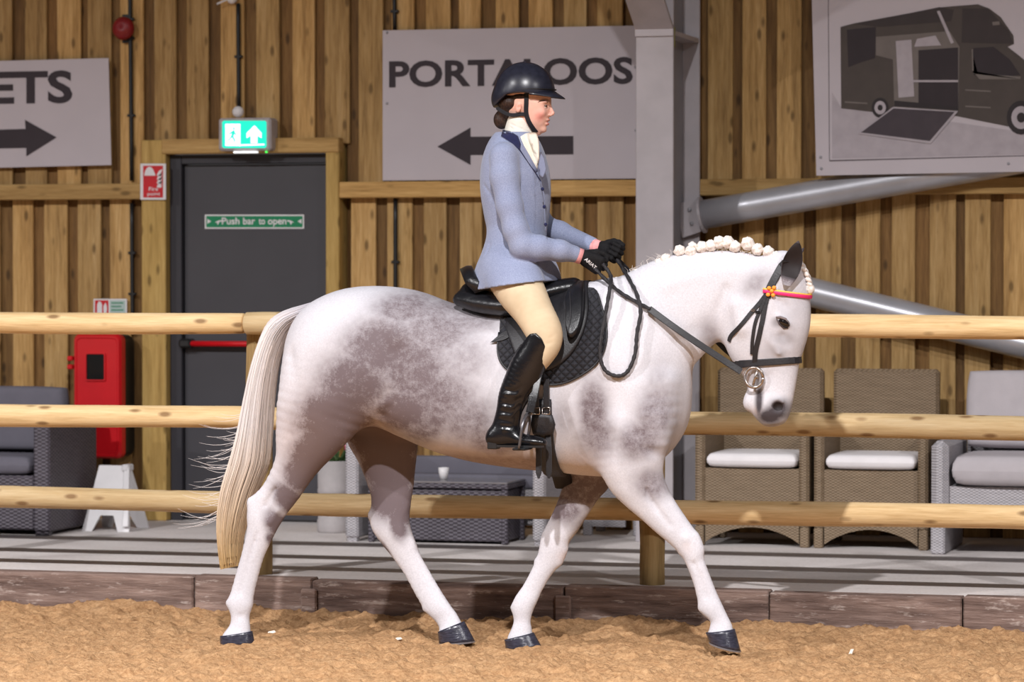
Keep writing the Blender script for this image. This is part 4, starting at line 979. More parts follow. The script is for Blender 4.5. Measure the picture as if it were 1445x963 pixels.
TREE = BVHTree.FromPolygons([tuple(v_) for v_ in VH.tolist()], QH.tolist())
def on_horse(px, py, lift=.0, dy=-.25, side=-1):
    """the point of the near flank seen along the lateral axis through (x, z)"""
    c_ = hp(px, py, dy)
    for _ in range(3):
        h = TREE.ray_cast(Vector((c_[0], YH+side*1.5, c_[2])), Vector((0, -side, 0)))
        if h[0] is None: return np.array([c_[0], c_[1], c_[2]]), np.array([0., side, 0])
        c_ = hp(px, py, h[0][1]-YH+side*lift)
    n = np.array(h[1]); n = n if n[1]*side > 0 else -n
    return np.array([c_[0], h[0][1], c_[2]])+n*lift, n
# hooves
t = NT('oiled_hoof'); t.pr(.22, 0, .6); v = t.coord((20, 20, 120)); t.base(t.ramp(t.noise(v, 2, 3), [(.3, srgb(34,34,44)), (.7, srgb(62,62,76))])); t.bump(t.noise(v, 2, 3), .3, .004); M['hoof'] = t.m
M['shoe'] = simple('steel_shoe', srgb(150,150,158), .35, .7)
def hoof(cf, cb_, toe, heel, dy, wid):
    A, B, T, K = hp(*cf, dy), hp(*cb_, dy), hp(*toe, dy), hp(*heel, dy); V = []; n = 24; m = 6
    for i in range(m+1):
        u = i/m; f_ = A+(T-A)*u; k_ = B+(K-B)*u; c_ = (f_+k_)/2; h = (f_-k_)/2; w = wid*(.86+.14*u)
        for j in range(n):
            a_ = 2*math.pi*j/n; ca = math.cos(a_); V.append(c_+h*ca+np.array([0, math.sin(a_)*w*(1-.12*(ca > 0)*ca), 0]))
    Fc = [(i*n+k, i*n+(k+1) % n, (i+1)*n+(k+1) % n, (i+1)*n+k) for i in range(m) for k in range(n)]
    Fc += [tuple(range(n))[::-1], tuple(m*n+k for k in range(n))]
    o = mk('hoof', V, Fc, M['hoof'], horse, smooth=True)
    ring = [np.array(V[m*n+k]) for k in range(n)]; c_ = sum(ring)/n; nz = np.array([0,0,-.007]); V2 = []
    for r_, z_ in ((1.02,0),(1.02,1),(.74,1),(.74,0)):
        for p in ring: V2.append(c_+(p-c_)*r_+nz*z_)
    F2 = [(i*n+k, i*n+(k+1) % n, ((i+1) % 4)*n+(k+1) % n, ((i+1) % 4)*n+k) for i in range(4) for k in range(n)]
    s_ = mk('horseshoe', V2, F2, M['shoe'], horse); s_.parent = o
hoof((356,891), (311,898), (359,908), (311,911), -.13, .055)
hoof((655,877), (618,892), (670,905), (620,908), .13, .056)
hoof((753,893), (712,903), (764,913), (714,916), .12, .058)
hoof((1037,888), (996,893), (1045,919), (1001,906), -.13, .058)
# eye
ec, en = on_horse(1106, 457, -.012); b = MB(); b.ell(ec, (.030,.022,.019), 28, 18, rotY(.6)); eye = b.mk('eye', simple('dark_eye', srgb(20,14,14), .06, 0, .7), horse, smooth=True)
le, ln = on_horse(1106, 457, .0)
lid = [on_horse(x, y, .003)[0] for x, y in ((1095,448),(1101,448),(1108,451),(1113,458))]
b = MB(); b.tube(lid, [.003,.006,.006,.003], 8); b.mk('eyelid', simple('eyelid_skin', srgb(120,108,108), .6), horse, smooth=True)
lid = [on_horse(x, y, .002)[0] for x, y in ((1096,450),(1100,457),(1106,463),(1112,463))]
b = MB(); b.tube(lid, [.002,.004,.004,.002], 8); b.mk('eyelid', simple('eyelid_rim', srgb(70,60,62), .6), horse, smooth=True)
# plaited mane: rolled knots along the crest
t = NT('white_mane_hair'); t.pr(.7, 0, .25); v = t.coord((1,1,1)); t.base(t.ramp(t.noise(v, 90, 4, .7), [(.3, srgb(204,184,166)), (.5, srgb(240,232,226)), (.7, srgb(250,246,243))])); t.bump(t.noise(t.coord((40,40,160)), 3, 3), .6, .006); M['mane'] = t.m
rm_ = random.Random(9)
knots = [(959,354,8.2),(975,355,8.5),(977,347,6),(990,349,8.5),(1003,347,8.5),(1015,342,9),(1027,342,9),(1037,348,8.5),(1055,344,9.5),(1069,352,8.5),(1084,355,8),(1095,361,6.5),(940,366,8),(930,371,6.5),(899,387,7.5),(870,397,6)]
for px, py, r_ in knots:
    c_ = hp(px, py, -.02); R_ = r_*S_; b = MB()
    V = []; Fc = []; nu, nv = 24, 16; ph0 = rm_.uniform(0, 6)
    for j in range(nv+1):
        th = math.pi*j/nv
        for i in range(nu):
            a_ = 2*math.pi*i/nu; rr_ = R_*(1+.07*math.sin(2*a_+6*th+ph0)+.04*math.sin(3*a_-4*th+ph0*2))
            V.append(c_+np.array([math.sin(th)*math.cos(a_)*rr_, math.sin(th)*math.sin(a_)*rr_*1.05, math.cos(th)*rr_*.95]))
    for j in range(nv):
        for i in range(nu): Fc.append((j*nu+i, (j+1)*nu+i, (j+1)*nu+(i+1) % nu, j*nu+(i+1) % nu))
    mk('mane_knot', V, Fc, M['mane'], horse, smooth=True)
V = MB()
for i in range(150):                                                          # short hair at the root of the plaits
    u = rm_.uniform(0, 1); px = 880+(1100-880)*u; py = np.interp(px, [836,880,920,960,1005,1050,1088,1100], [405,388,369,358,353,356,366,372])
    a_ = hp(px, py+3, rm_.uniform(-.03,.02)); L_ = rm_.uniform(.012,.04); V.tube([a_, a_+np.array([rm_.uniform(-.012,.012), rm_.uniform(-.01,.01), L_*.6]), a_+np.array([rm_.uniform(-.03,.03), rm_.uniform(-.015,.015), L_])], [.0012,.0009,.0003], 3, False)
tag(V.mk('mane_roots', M['mane'], horse), kind='stuff')
fp = [(1122,362),(1129,370),(1135,380),(1140,391),(1143,402)]; b = MB()
P = catmull([hp(x, y, -.005) for x, y in fp], 6)
for i, p in enumerate(P[::2]):
    sg = 1 if i % 2 else -1; b.ell(p+np.array([0, sg*.010, 0]), (.017,.016,.011), 10, 6, rotY(.9+.3*sg))
b.mk('forelock_plait', M['mane'], horse, smooth=True)
b = MB(); c_ = hp(1143, 408, -.01); b.ell(c_, (.021,.02,.023), 14, 10); b.mk('forelock_knot', M['mane'], horse, smooth=True)
# tail of separate strands
t = NT('tail_hair'); t.pr(.55, 0, .3); at = t.n('ShaderNodeVertexColor', layer_name='Col'); t.base(at.outputs[0]); M['tail'] = t.m
tl = [((449,425),(450,432)),((425,432),(432,449)),((400,440),(415,462)),((380,455),(403,482)),((366,485),(394,508)),((354,525),(388,545)),((344,570),(385,585)),((335,612),(383,622)),((323,655),(380,655)),((311,695),(366,690)),((306,735),(352,728)),((307,770),(343,765)),((311,804),(341,798))]
TLm = catmull([hp(*a, .03) for a, _ in tl], 4); TRm = catmull([hp(*b_, .03) for _, b_ in tl], 4); nT = len(TLm)
rt = random.Random(21); VV = []; FF = []; CC = []
top = np.array(srgb(158,154,164)[:3]); mid = np.array(srgb(232,225,223)[:3]); bot = np.array(srgb(214,176,112)[:3]); brn = np.array(srgb(150,120,92)[:3])
def strand(P, r0, col):
    n0 = len(VV); m = len(P)
    for i, p in enumerate(P):
        tg = P[min(i+1,m-1)]-P[max(i-1,0)]; tg /= np.linalg.norm(tg)+1e-9; u_ = np.cross(tg, (0,1,0)); u_ /= np.linalg.norm(u_)+1e-9; w_ = np.cross(tg, u_)
        r = r0*(1-.75*(i/(m-1))**2)
        for k in range(3):
            a_ = 2.094*k+.5; VV.append(p+r*(math.cos(a_)*u_+math.sin(a_)*w_)); CC.append(col(i/(m-1)))
    for i in range(m-1):
        for k in range(3): FF.append((n0+i*3+k, n0+i*3+(k+1) % 3, n0+(i+1)*3+(k+1) % 3, n0+(i+1)*3+k))
for s_ in range(1500):
    v0 = rt.random(); d0 = rt.uniform(-1, 1); st = 0 if rt.random() < .45 else rt.randint(0, 16); en_ = nT-1-int(abs(rt.gauss(0, 4))); en_ = max(en_, st+12)
    ph = rt.uniform(0, 6.28); wob = rt.uniform(.0, .05); P = []
    for i in range(st, en_+1, 2):
        u = i/(nT-1); v1 = min(1, max(0, v0+wob*math.sin(5*u+ph)+.0)); dep = math.sqrt(max(0, 1-(2*v1-1)**2))*(.03+.055*math.sin(math.pi*min(1, u*.9+.1)))
        p = TLm[i]+(TRm[i]-TLm[i])*v1; P.append(p+np.array([0, d0*dep, 0]))
    sh = rt.uniform(.80, 1.08); tb_ = .6*v0**2.5+rt.uniform(-.22,.12)
    def col(u, st=st, en_=en_, sh=sh, tb_=tb_, v0=v0):
        g = (st+(en_-st)*u)/(nT-1); c_ = top+(mid-top)*min(1, max(0, g*3.2)); c_ = c_+(bot-c_)*min(1, max(0, (g-.55)*2.1)); c_ = c_+(brn-c_)*max(0, min(.8, tb_)); return c_*sh
    strand(P, rt.uniform(.0022, .0042), col)
for s_ in range(46):                                                          # stray hairs blown back
    i0 = rt.randint(24, 38); a_ = TLm[i0]+(TRm[i0]-TLm[i0])*.1; L_ = rt.uniform(.08, .24); dr = rt.uniform(-.75,-.05)
    P = [a_+np.array([-L_*u, rt.uniform(-.01,.01), L_*(dr*u-.35*u*(1-u)-.9*(1-u)*.3)]) for u in np.linspace(0, 1, 7)]
    strand(P, .0013, lambda u: mid*.95)
me = mesh_from('tail', np.array(VV)-ORI['horse'], FF, True); at = me.color_attributes.new('Col', 'FLOAT_COLOR', 'POINT'); cc = np.ones((len(VV), 4), np.float32); cc[:, :3] = np.array(CC); at.data.foreach_set('color', cc.ravel())
me.materials.append(M['tail']); o = bpy.data.objects.new('tail', me); C.objects.link(o); o.parent = horse; o['label'] = 'long silvery tail yellowing towards the tip'; o['kind'] = 'stuff'
# ============================================================ TACK
def hxz(px, py, dy=-.3): p = hp(px, py, dy); return p[0], p[2]
def surf(x, z, side=-1, lift=0.0):
    h = TREE.ray_cast(Vector((x, YH+side*1.5, z)), Vector((0, -side, 0)))
    if h[0] is None: return YH+side*lift
    return h[0][1]+side*lift
def side_panel(outline, thick, lift, side=-1, dy=-.3, round_=.5, k=5, rings=(1, 1, .97, .9, .75, .55, .3, .1)):
    """a soft panel that follows the horse's flank; outline in picture points on the near side"""
    P = np.array([hxz(x, y, dy) for x, y in outline]); P = catmull(np.vstack([P, P[:1]]), k)[:-1]; n = len(P); c_ = P.mean(0); V = []
    for i, r in enumerate(rings):
        for p in P:
            q = c_+(p-c_)*r; l_ = lift+(0 if i == 0 else thick*(round_ if i == 1 else 1)); V.append((q[0], surf(q[0], q[1], side, l_), q[1]))
    V.append((c_[0], surf(c_[0], c_[1], side, lift+thick), c_[1])); m = len(rings); Fc = []
    for i in range(m-1):
        for j in range(n): Fc.append((i*n+j, i*n+(j+1) % n, (i+1)*n+(j+1) % n, (i+1)*n+j))
    for j in range(n): Fc.append(((m-1)*n+j, (m-1)*n+(j+1) % n, m*n))
    Fc.append(tuple(range(n))[::-1])
    V = np.array(V)
    for it in range(3):                                                        # soften the drape
        Y_ = V[:m*n,1].reshape(m, n); Y_[1:] = .5*Y_[1:]+.25*(np.roll(Y_[1:], 1, 1)+np.roll(Y_[1:], -1, 1)); V[:m*n,1] = Y_.ravel()
    return V, Fc
sad0 = hp(740, 470)
# quilted pad
t = NT('quilted_black_cloth'); t.pr(.75, 0, .25, .1); v = t.coord(); sep = t.n('ShaderNodeSeparateXYZ'); t.l(v, sep.inputs[0])
s1 = t.math('ABSOLUTE', t.math('SINE', t.math('MULTIPLY', t.math('ADD', sep.outputs[0], sep.outputs[2]), 85))); s2 = t.math('ABSOLUTE', t.math('SINE', t.math('MULTIPLY', t.math('SUBTRACT', sep.outputs[0], sep.outputs[2]), 85)))
h = t.math('MINIMUM', s1, s2); t.base(t.ramp(h, [(0,srgb(22,22,26)),(.5,srgb(42,42,48))])); t.bump(h, .8, .01); M['quilt'] = t.m
pad = empty('saddle_pad', (sad0[0], YH, sad0[2])); tag(pad, 'black quilted saddle pad under the saddle on the grey horse', 'saddle pad')
po = [(692,444),(740,440),(790,418),(822,408),(840,436),(850,468),(847,496),(834,517),(810,534),(785,543),(755,541),(728,530),(709,516),(700,497),(698,470)]
for sd in (-1, 1):
    V, Fc = side_panel(po, .010, .004, sd); mk('pad_side', V, Fc, M['quilt'], pad, smooth=True)
    P = np.array([hxz(*p) for p in po]); P = catmull(P, 5); b = MB(); b.tube([(p[0], surf(p[0], p[1], sd, .010), p[1]) for p in P], .005, 6); b.mk('piping', M['leather_matt'], pad, smooth=True)
V, Fc = side_panel([(688,484),(703,470),(712,466),(720,470),(708,480)], .008, .012); mk('corner_patch', V, Fc, M['leather_matt'], pad, smooth=True)
# saddle
sdl = empty('saddle', (sad0[0], YH, sad0[2])); tag(sdl, 'black leather dressage saddle on the grey horse', 'saddle')
lo = hp(636, 470)-(0,.34,0); hi = hp(836, 362)+(0,.34,0); Fs = Field(np.minimum(lo, hi), np.maximum(lo, hi), .0065)
Fs.sweep([edge((668,398),(664,428),.11), edge((690,408),(690,436),.14), edge((720,412),(722,436),.15), edge((755,405),(758,432),.13), edge((785,395),(790,425),.10), edge((806,392),(812,420),.075)], k=0)
for s_ in (-1, 1): Fs.sweep([edge((646,414),(652,432),.045,s_*.10), edge((675,414),(672,441),.06,s_*.13), edge((710,418),(706,446),.07,s_*.16), edge((750,415),(750,450),.07,s_*.17)], k=.03)
V, Q = Fs.mesh(2); mk_big('seat', V, Q, M['leather'], sdl); del Fs
ca_ = []; n = 13
for i in range(n):                                                            # upright cantle rim
    a_ = -1.35+2.7*i/(n-1); ca_.append((math.sin(a_)*.19, math.cos(a_)))
V = []; 
for yy, cc_ in ca_:
    top_ = hp(658+10*(1-cc_), 377+26*(1-cc_), yy); bt_ = hp(672+8*(1-cc_), 412, yy); th_ = np.array([.034, 0, .010])
    for p in (bt_-th_*.7, top_-th_*.9, top_+np.array([0,0,.006]), top_+th_*.7, bt_+th_*1.3): V.append(p)
Fc = [(i*5+k, i*5+(k+1) % 5, (i+1)*5+(k+1) % 5, (i+1)*5+k) for i in range(n-1) for k in range(5)]+[tuple(range(5))[::-1], tuple((n-1)*5+k for k in range(5))]
mk('cantle', V, Fc, M['leather'], sdl, smooth=True)
fo = [(704,440),(740,425),(780,405),(806,396),(816,412),(822,440),(818,470),(806,496),(788,515),(768,524),(745,520),(728,505),(716,480),(706,460)]
for sd in (-1, 1):
    V, Fc = side_panel(fo, .014, .016, sd); mk('flap', V, Fc, M['leather_matt'], sdl, smooth=True)
    V, Fc = side_panel([(786,403),(800,396),(812,410),(818,440),(815,466),(805,478),(798,466),(794,440),(789,420)], .052, .030, sd, round_=.35, rings=(1,1,.93,.8,.6,.4,.2,.08)); mk('knee_block', V, Fc, M['leather'], sdl, smooth=True)
    for k_ in range(3):
        P = [hxz(800+4*k_+dx, y) for dx, y in ((-6,412),(0,430),(3,450),(1,470))]; b = MB(); b.tube([(p[0], surf(p[0], p[1], sd, .083-.006*k_), p[1]) for p in catmull(P, 4)], .0035, 5); b.mk('welt', M['leather_matt'], sdl, smooth=True)
    V, Fc = side_panel([(648,418),(665,404),(690,406),(715,420),(704,438),(680,436),(656,430)], .02, .055, sd, dy=-.2); mk('skirt', V, Fc, M['leather'], sdl, smooth=True)
# girth
xg = hxz(763, 600)[0]; zc = hp(763, 560)[2]; GP = []; GN = []
for i in range(25):
    a_ = math.pi*(1.0+.0)+math.pi*i/24; d = np.array([0, math.cos(a_), math.sin(a_)]); o_ = np.array([xg, YH, zc])+d*.6
    h = TREE.ray_cast(Vector(o_), Vector(-d)); 
    if h[0] is None: continue
    GP.append(np.array(h[0])+d*.012); GN.append(d)
b = MB(); b.strap(GP, .085, .016, GN); b.mk('girth', M['leather_matt'], sdl, smooth=True)
for px in (757, 771):
    P = []
    for y in np.linspace(535, 612, 8): x_, z_ = hxz(px, y); P.append((x_, surf(x_, z_, -1, .034), z_))
    x_, z_ = hxz(px+2, 640); P.append((x_, P[-1][1]-.006, z_)); x_, z_ = hxz(px+2, 668); P.append((x_, P[-1][1]-.002, z_)); x_, z_ = hxz(px+2, 676); P.append((x_, P[-1][1], z_))
    b = MB(); b.strap(P, [.026]*(len(P)-1)+[.008], .006, (0,-1,0)); b.mk('girth_strap', M['leather_matt'], sdl)
    x_, z_ = hxz(px, 580); y_ = surf(x_, z_, -1, .042); b = MB(); R_ = [(x_-.017, y_, z_+.014), (x_+.017, y_, z_+.014), (x_+.017, y_, z_-.014), (x_-.017, y_, z_-.014), (x_-.017, y_, z_+.0139)]; b.tube(R_, .0035, 6); b.mk('girth_buckle', M['metal'], sdl, smooth=True)
V, Fc = side_panel([(751,586),(779,586),(779,613),(751,613)], .014, .036, k=2, rings=(1,1,.96,.6,.2)); mk('girth_keeper', V, Fc, M['leather_matt'], sdl, smooth=True)
# stirrup of the near side and its leather
LT = [hp(764,508,-.335), hp(759,535,-.37), hp(754,560,-.395), hp(749,582,-.405)]
b = MB(); b.strap(catmull(LT, 4), .028, .006, (0.15,-1,0)); b.mk('stirrup_leather', M['leather'], sdl)
b = MB(); b.strap(catmull([p+np.array([-.016,.02,-.004]) for p in LT], 4), .024, .005, (0.15,-1,0)); b.mk('stirrup_leather', M['leather'], sdl)
top_ = hp(748,584,-.39); b = MB(); ir = []
for a_, z_ in ((-.062,-.148),(-.062,-.09),(-.058,-.05),(-.036,-.018),(0,-.004),(.036,-.018),(.058,-.05),(.062,-.09),(.062,-.148)): ir.append(top_+np.array([-.022*(z_/-.148)-.01, a_, z_]))
b.strap(catmull(ir, 3), .018, .010, (1, 0, .15)); b.mk('stirrup_iron', M['ironmetal'], sdl, smooth=True)
b = MB(); q = top_+np.array([-.034, 0, -.152]); b.box(q-(.030,.062,.005), q+(.030,.062,.005), .004); b.mk('stirrup_tread', M['black'], sdl)
# bridle
br_ = empty('bridle', hp(1080, 450)); tag(br_, 'black leather bridle with pink and yellow browband on the grey horse head', 'bridle')
def hs(pts, lift, side=-1, dy=-.07):
    P = []; N = []
    for x, y in pts:
        p, n_ = on_horse(x, y, lift, dy); P.append(p if side < 0 else None); N.append(n_)
        if side > 0:
            z_ = surf(p[0], p[2], 1, lift); P[-1] = np.array([p[0], z_, p[2]]); N[-1] = n_*np.array([1,-1,1])
    return P, N
def interp(pts, k): return [tuple(p) for p in catmull(np.array(pts, float), k)]
def strap_on(name, pts, w, th, mat, k=5, sides=(-1, 1), lift=.003):
    for sd in sides:
        P, N = hs(interp(pts, k), lift, sd); P = np.array(P)
        for _ in range(2): P[1:-1,1] = .5*P[1:-1,1]+.25*(P[:-2,1]+P[2:,1])
        b = MB(); b.strap(P, w, th, N); b.mk(name, mat, br_)
strap_on('headpiece', [(1108,368),(1102,378),(1094,392),(1086,408),(1082,420)], .034, .005, M['leather_matt'])
strap_on('cheekpiece', [(1085,410),(1080,430),(1076,452),(1071,475),(1066,497),(1065,516)], .022, .005, M['leather_matt'])
strap_on('noseband_hanger', [(1083,412),(1074,435),(1066,455),(1062,478),(1061,500)], .015, .005, M['leather_matt'], lift=.004)
strap_on('throatlash', [(1084,412),(1072,428),(1058,444),(1044,461),(1032,474),(1029,482)], .019, .005, M['leather_matt'])
for q in ((1069,441),(1063,438)):
    p, n_ = on_horse(*q, .008, -.09); b = MB(); b.box(p-(.010,.003,.006), p+(.010,.003,.006), .002); b.mk('keeper', M['metal'], br_) if q[0] == 1063 else b.mk('keeper', M['leather'], br_)
def hloop(c_, ez, lift, a0, a1, n, R=.20):
    """points on the head around c_ in the plane with normal ez; angle 0 points forward (+x), -90 to the camera"""
    ez = np.asarray(ez, float); ez /= np.linalg.norm(ez); ex = np.array([1.,0,0]); ex -= ez*ex.dot(ez); ex /= np.linalg.norm(ex); ey = np.cross(ez, ex); P = []; N = []
    for i in range(n):
        a_ = math.radians(a0+(a1-a0)*i/(n-1)); d = ex*math.cos(a_)+ey*math.sin(a_)
        h = TREE.ray_cast(Vector(c_+d*R), Vector(-d))
        if h[0] is None or (np.array(h[0])-c_).dot(d) < 0: continue
        P.append(np.array(h[0])+d*lift); N.append(d)
    return P, N
P, N = hloop(hp(1082, 511), (-.07,0,1), .004, -180, 180, 41); b = MB(); b.strap(P, [.030+.018*max(0, -p[0]+hp(1062,511)[0])/.08 if p[1] < YH else .03 for p in P], .006, N); b.mk('noseband', M['leather_matt'], br_)
P, N = hloop(hp(1100, 413), (.14,0,1), .007, -118, 118, 33); b = MB(); b.strap(P, .016, .009, N); b.mk('browband', simple('pink_ribbon', srgb(226,40,110), .5, var=.15, vs=200), br_, smooth=True)
P2 = [p+np.array([0,0,.009]) for p in P]; b = MB(); b.strap(P2, .009, .008, N); b.mk('browband_edge', simple('yellow_ribbon', srgb(238,190,80), .5, var=.2, vs=220), br_, smooth=True)
p, n_ = on_horse(1089, 411, .012, -.09); yr = simple('orange_ribbon', srgb(240,150,50), .5)
for dx, dz_ in ((-.012,.012),(.010,.014),(-.016,-.016),(.006,-.018),(.0,.0)):
    b = MB(); b.ell(p+np.array([dx, -.002, dz_]), (.010,.007,.009), 8, 6); b.mk('rosette_loop', yr, br_, smooth=True)
for sd in (-1, 1):
    c_ = hp(1064, 533, sd*.078); b = MB(); P = [c_+np.array([.040*math.cos(a_), sd*.004*math.sin(2*a_), .043*math.sin(a_)]) for a_ in np.linspace(0, 2*math.pi, 29)]
    b.tube(P, .0068, 8); b.mk('bit_ring', M['metal'], br_, smooth=True)
    b = MB(); b.tube([c_+np.array([.008, sd*.003, .0]), c_+np.array([.012, sd*-.035, .004])], .009, 8); b.mk('bit_mouthpiece', M['metal'], br_, smooth=True)
    b = MB(); c2 = c_+np.array([.012, sd*.002, 0]); b.tube([c2+(0.004,0,.036), c2+(-.006,0,0), c2+(-.016,0,-.034)], .006, 8); b.mk('bit_cheek', M['metal'], br_, smooth=True)
M['braid'] = simple('braided_leather', srgb(34,32,36), .45, 0, .5, .4, 140, .6, 220)
def rein_pts(pts, lift, dyl, side=-1, n=5):
    """follow the neck outside, never inside it"""
    L_ = catmull(np.array([(x, y, d) for (x, y), d in zip(pts, dyl)], float), n); P = []
    for x, y, d in L_:
        p = hp(x, y, d); s_ = surf(p[0], p[2], side, lift)
        h = TREE.ray_cast(Vector((p[0], YH+side*1.5, p[2])), Vector((0, -side, 0)))
        if h[0] is not None and (s_-(YH+d))*side > 0:
            p = hp(x, y, s_-YH) if side < 0 else np.array([p[0], s_, p[2]])
        P.append(p)
    P = np.array(P)
    for _ in range(2): P[1:-1,1] = .5*P[1:-1,1]+.25*(P[:-2,1]+P[2:,1])
    return P
P = rein_pts([(838,378),(862,402),(880,416),(905,430),(918,437)], .014, [-.10,-.12,-.14,-.15,-.15]); b = MB(); b.tube(P, [.0085+.0016*math.sin(i*2.4) for i in range(len(P))], 8); b.mk('rein', M['braid'], br_, smooth=True)
P = rein_pts([(916,436),(950,461),(985,485),(1020,508),(1046,525)], .010, [-.15,-.15,-.13,-.10,-.085]); b = MB(); b.strap(P, .029, .005, (.2,-1,.25)); b.mk('rein', M['leather_matt'], br_)
P = rein_pts([(1012,482),(1024,494),(1040,508),(1052,526)], .010, [.13,.11,.09,.082], 1); b = MB(); b.strap(P, .024, .005, (.2,1,0)); b.mk('rein', M['leather_matt'], br_)
P = rein_pts([(866,360),(900,395),(940,425),(980,455),(1012,482)], .010, [.09,.14,.15,.14,.13], 1); b = MB(); b.strap(P, .022, .005, (.2,1,.2)); b.mk('rein', M['leather_matt'], br_)
P = rein_pts([(850,372),(862,390),(860,410),(854,445),(848,478),(847,505),(855,524),(872,531),(886,524),(896,500),(899,470),(904,440),(898,414),(884,388),(868,362)], .016, [-.10,-.12,-.2,-.24,-.26,-.26,-.26,-.25,-.24,-.23,-.21,-.18,-.15,-.05,.06], n=6)
b = MB(); b.tube(P, [.0085+.0016*math.sin(i*2.4) for i in range(len(P))], 8); b.mk('rein', M['braid'], br_, smooth=True)
# ============================================================ RIDER
person = empty('person', hp(735, 420)); tag(person, 'rider in pale blue jacket, beige breeches, black boots and helmet on the grey horse', 'person')
t = NT('skin'); t.pr(.5, 0, .35); at = t.n('ShaderNodeVertexColor', layer_name='Col'); n_ = t.noise(t.coord(), 60, 3)
t.base(t.mix(.08, at.outputs[0], t.ramp(n_, [(.3, srgb(200,140,120)), (.7, srgb(248,214,200))]))); t.b.inputs['Subsurface Weight'].default_value = .08; t.b.inputs['Subsurface Radius'].default_value = (.01,.004,.002); M['skin'] = t.m
hd = lambda x, y, dy=0.0: hp(x, y, dy)
# head, neck and the body inside the clothes: one surface
lo = hp(660, 470)-(.02,.46,0); hi = hp(870, 84)+(0,.46,.02); Fb = Field(np.minimum(lo, hi), np.maximum(lo, hi), .0048)
Fb.sweep([edge((706,400),(752,398),.10), edge((708,350),(750,348),.09), edge((706,290),(752,288),.10), edge((708,240),(752,242),.12), edge((716,212),(748,216),.09), edge((722,194),(749,204),.052), edge((722,178),(752,192),.048), edge((722,160),(756,176),.05)], k=0)
for s_ in (-1, 1):
    arm = [hp(716,226,s_*.15), hp(724,280,s_*.19), hp(736,344,s_*.21), hp(778,352,s_*.16), hp(820,361,s_*.095)] if s_ < 0 else [hp(738,226,.155), hp(748,270,.195), hp(764,318,.205), hp(792,329,.17), hp(842,348,.095)]
    Fb.chain(arm, [.04,.034,.028,.026,.024], .01)
    Fb.chain([hp(722,400,s_*.12), hp(768,468,s_*.30), hp(735,560,s_*.355), hp(708,612,s_*.36)], [.06,.045,.035,.028], .03)
VB, QB = Fb.mesh(2); del Fb
# finer head, joined into the same mesh
lo = hp(686, 214)-(.0,.12,0); hi = hp(796, 86)+(0,.12,0); Ff = Field(np.minimum(lo, hi), np.maximum(lo, hi), .0026)
u_ = S_                                                                       # metres per picture point
Ff.ell(hd(739,134), (37*u_,.074,38*u_), 0)
Ff.ell(hd(757,146), (20*u_,.062,26*u_), .02)
Ff.sweep([edge((774,150),(738,150),.062), edge((774,162),(738,162),.060), edge((770,172),(741,171),.048), edge((767,181),(748,177),.034), edge((764,187),(753,184),.022)], k=.015, pw=2.2)
Ff.cap(hd(775,147), hd(780,159.5), .0045, .0085, .010); Ff.cap(hd(778.5,161), hd(776,163), .008, .006, .006)
for s_ in (-1, 1):
    Ff.ell(hd(776.5,162.5,s_*.010), (.008,.0065,.0055), .006)
    Ff.ell(hd(770,144,s_*.03), (.013,.025,.008), .010)                     # brow
    Ff.ell(hd(762,159,s_*.042), (.020,.014,.015), .016)                      # cheekbone
    Ff.bump([hd(772,150.5,s_*.034)], .010, -.007)                          # eye socket
    Ff.bump([hd(764,171,s_*.046)], .016, -.004)
    Ff.ell(hd(731.5,152,s_*.072), (.013,.008,.021), .004, rotY(.2)); Ff.bump([hd(732,151,s_*.080)], .007, -.008)
Ff.ell(hd(773,169.5), (.009,.018,.006), .006); Ff.ell(hd(772,175), (.009,.016,.0065), .006); Ff.bump([hd(776.5,172.2)], .0035, -.0035)
Ff.ell(hd(767.5,183), (.012,.017,.012), .018)
Ff.sweep([edge((757,178),(722,164),.05), edge((752,192),(722,180),.048), edge((749,204),(722,196),.052)], k=.018)
VF, QF = Ff.mesh(2); del Ff
zcut = hp(740, 206)[2]; keep = VB[:,2] < hp(740, 196)[2]
fk = keep[QB].all(1); rm = np.full(len(VB), -1); rm[keep] = np.arange(keep.sum()); VB2 = VB[keep]; QB2 = rm[QB[fk]]
VA = np.concatenate([VB2, VF]); QA = np.concatenate([QB2, QF+len(VB2)])
col = np.tile(np.array(srgb(226,178,160)[:3]), (len(VA), 1))
def sk(px, py, dy, r, c_, amt, both=True):
    for s_ in ((-1, 1) if both else (0,)):
        q = hd(px, py, s_*abs(dy)); d = ((VA-q)**2).sum(1); w = (amt*np.exp(-d/(r*r)))[:,None]; col[:] = col*(1-w)+np.array(srgb(*c_)[:3])*w
sk(762,164,.05,.024,(232,140,134),.75); sk(779,161,0,.012,(230,150,138),.6,False); sk(774,170,.006,.007,(186,84,84),.95); sk(773.5,175.5,.006,.008,(196,96,94),.95); sk(775.5,172.3,0,.004,(120,50,52),.8,False); sk(772,172.3,.012,.004,(130,60,60),.6); sk(732,152,.075,.016,(226,140,120),.6)
sk(771,151,.035,.010,(196,140,128),.5)
body = mk_big('body', VA, QA, M['skin'], person, colors=col)
HT = BVHTree.FromPolygons([tuple(v_) for v_ in VA.tolist()], QA.tolist())
def on_face(px, py, lift=0.0, side=-1):
    c_ = hp(px, py, -.05)
    for _ in range(3):
        h = HT.ray_cast(Vector((c_[0], YH+side*.6, c_[2])), Vector((0, -side, 0)))
        if h[0] is None: return c_, np.array([0., side, 0])
        c_ = hp(px, py, h[0][1]-YH)
    n_ = np.array(h[1]); n_ = n_ if n_[1]*side > 0 else -n_
    return np.array(h[0])+n_*lift, n_
browm = simple('dark_brow_hair', srgb(74,50,42), .7)
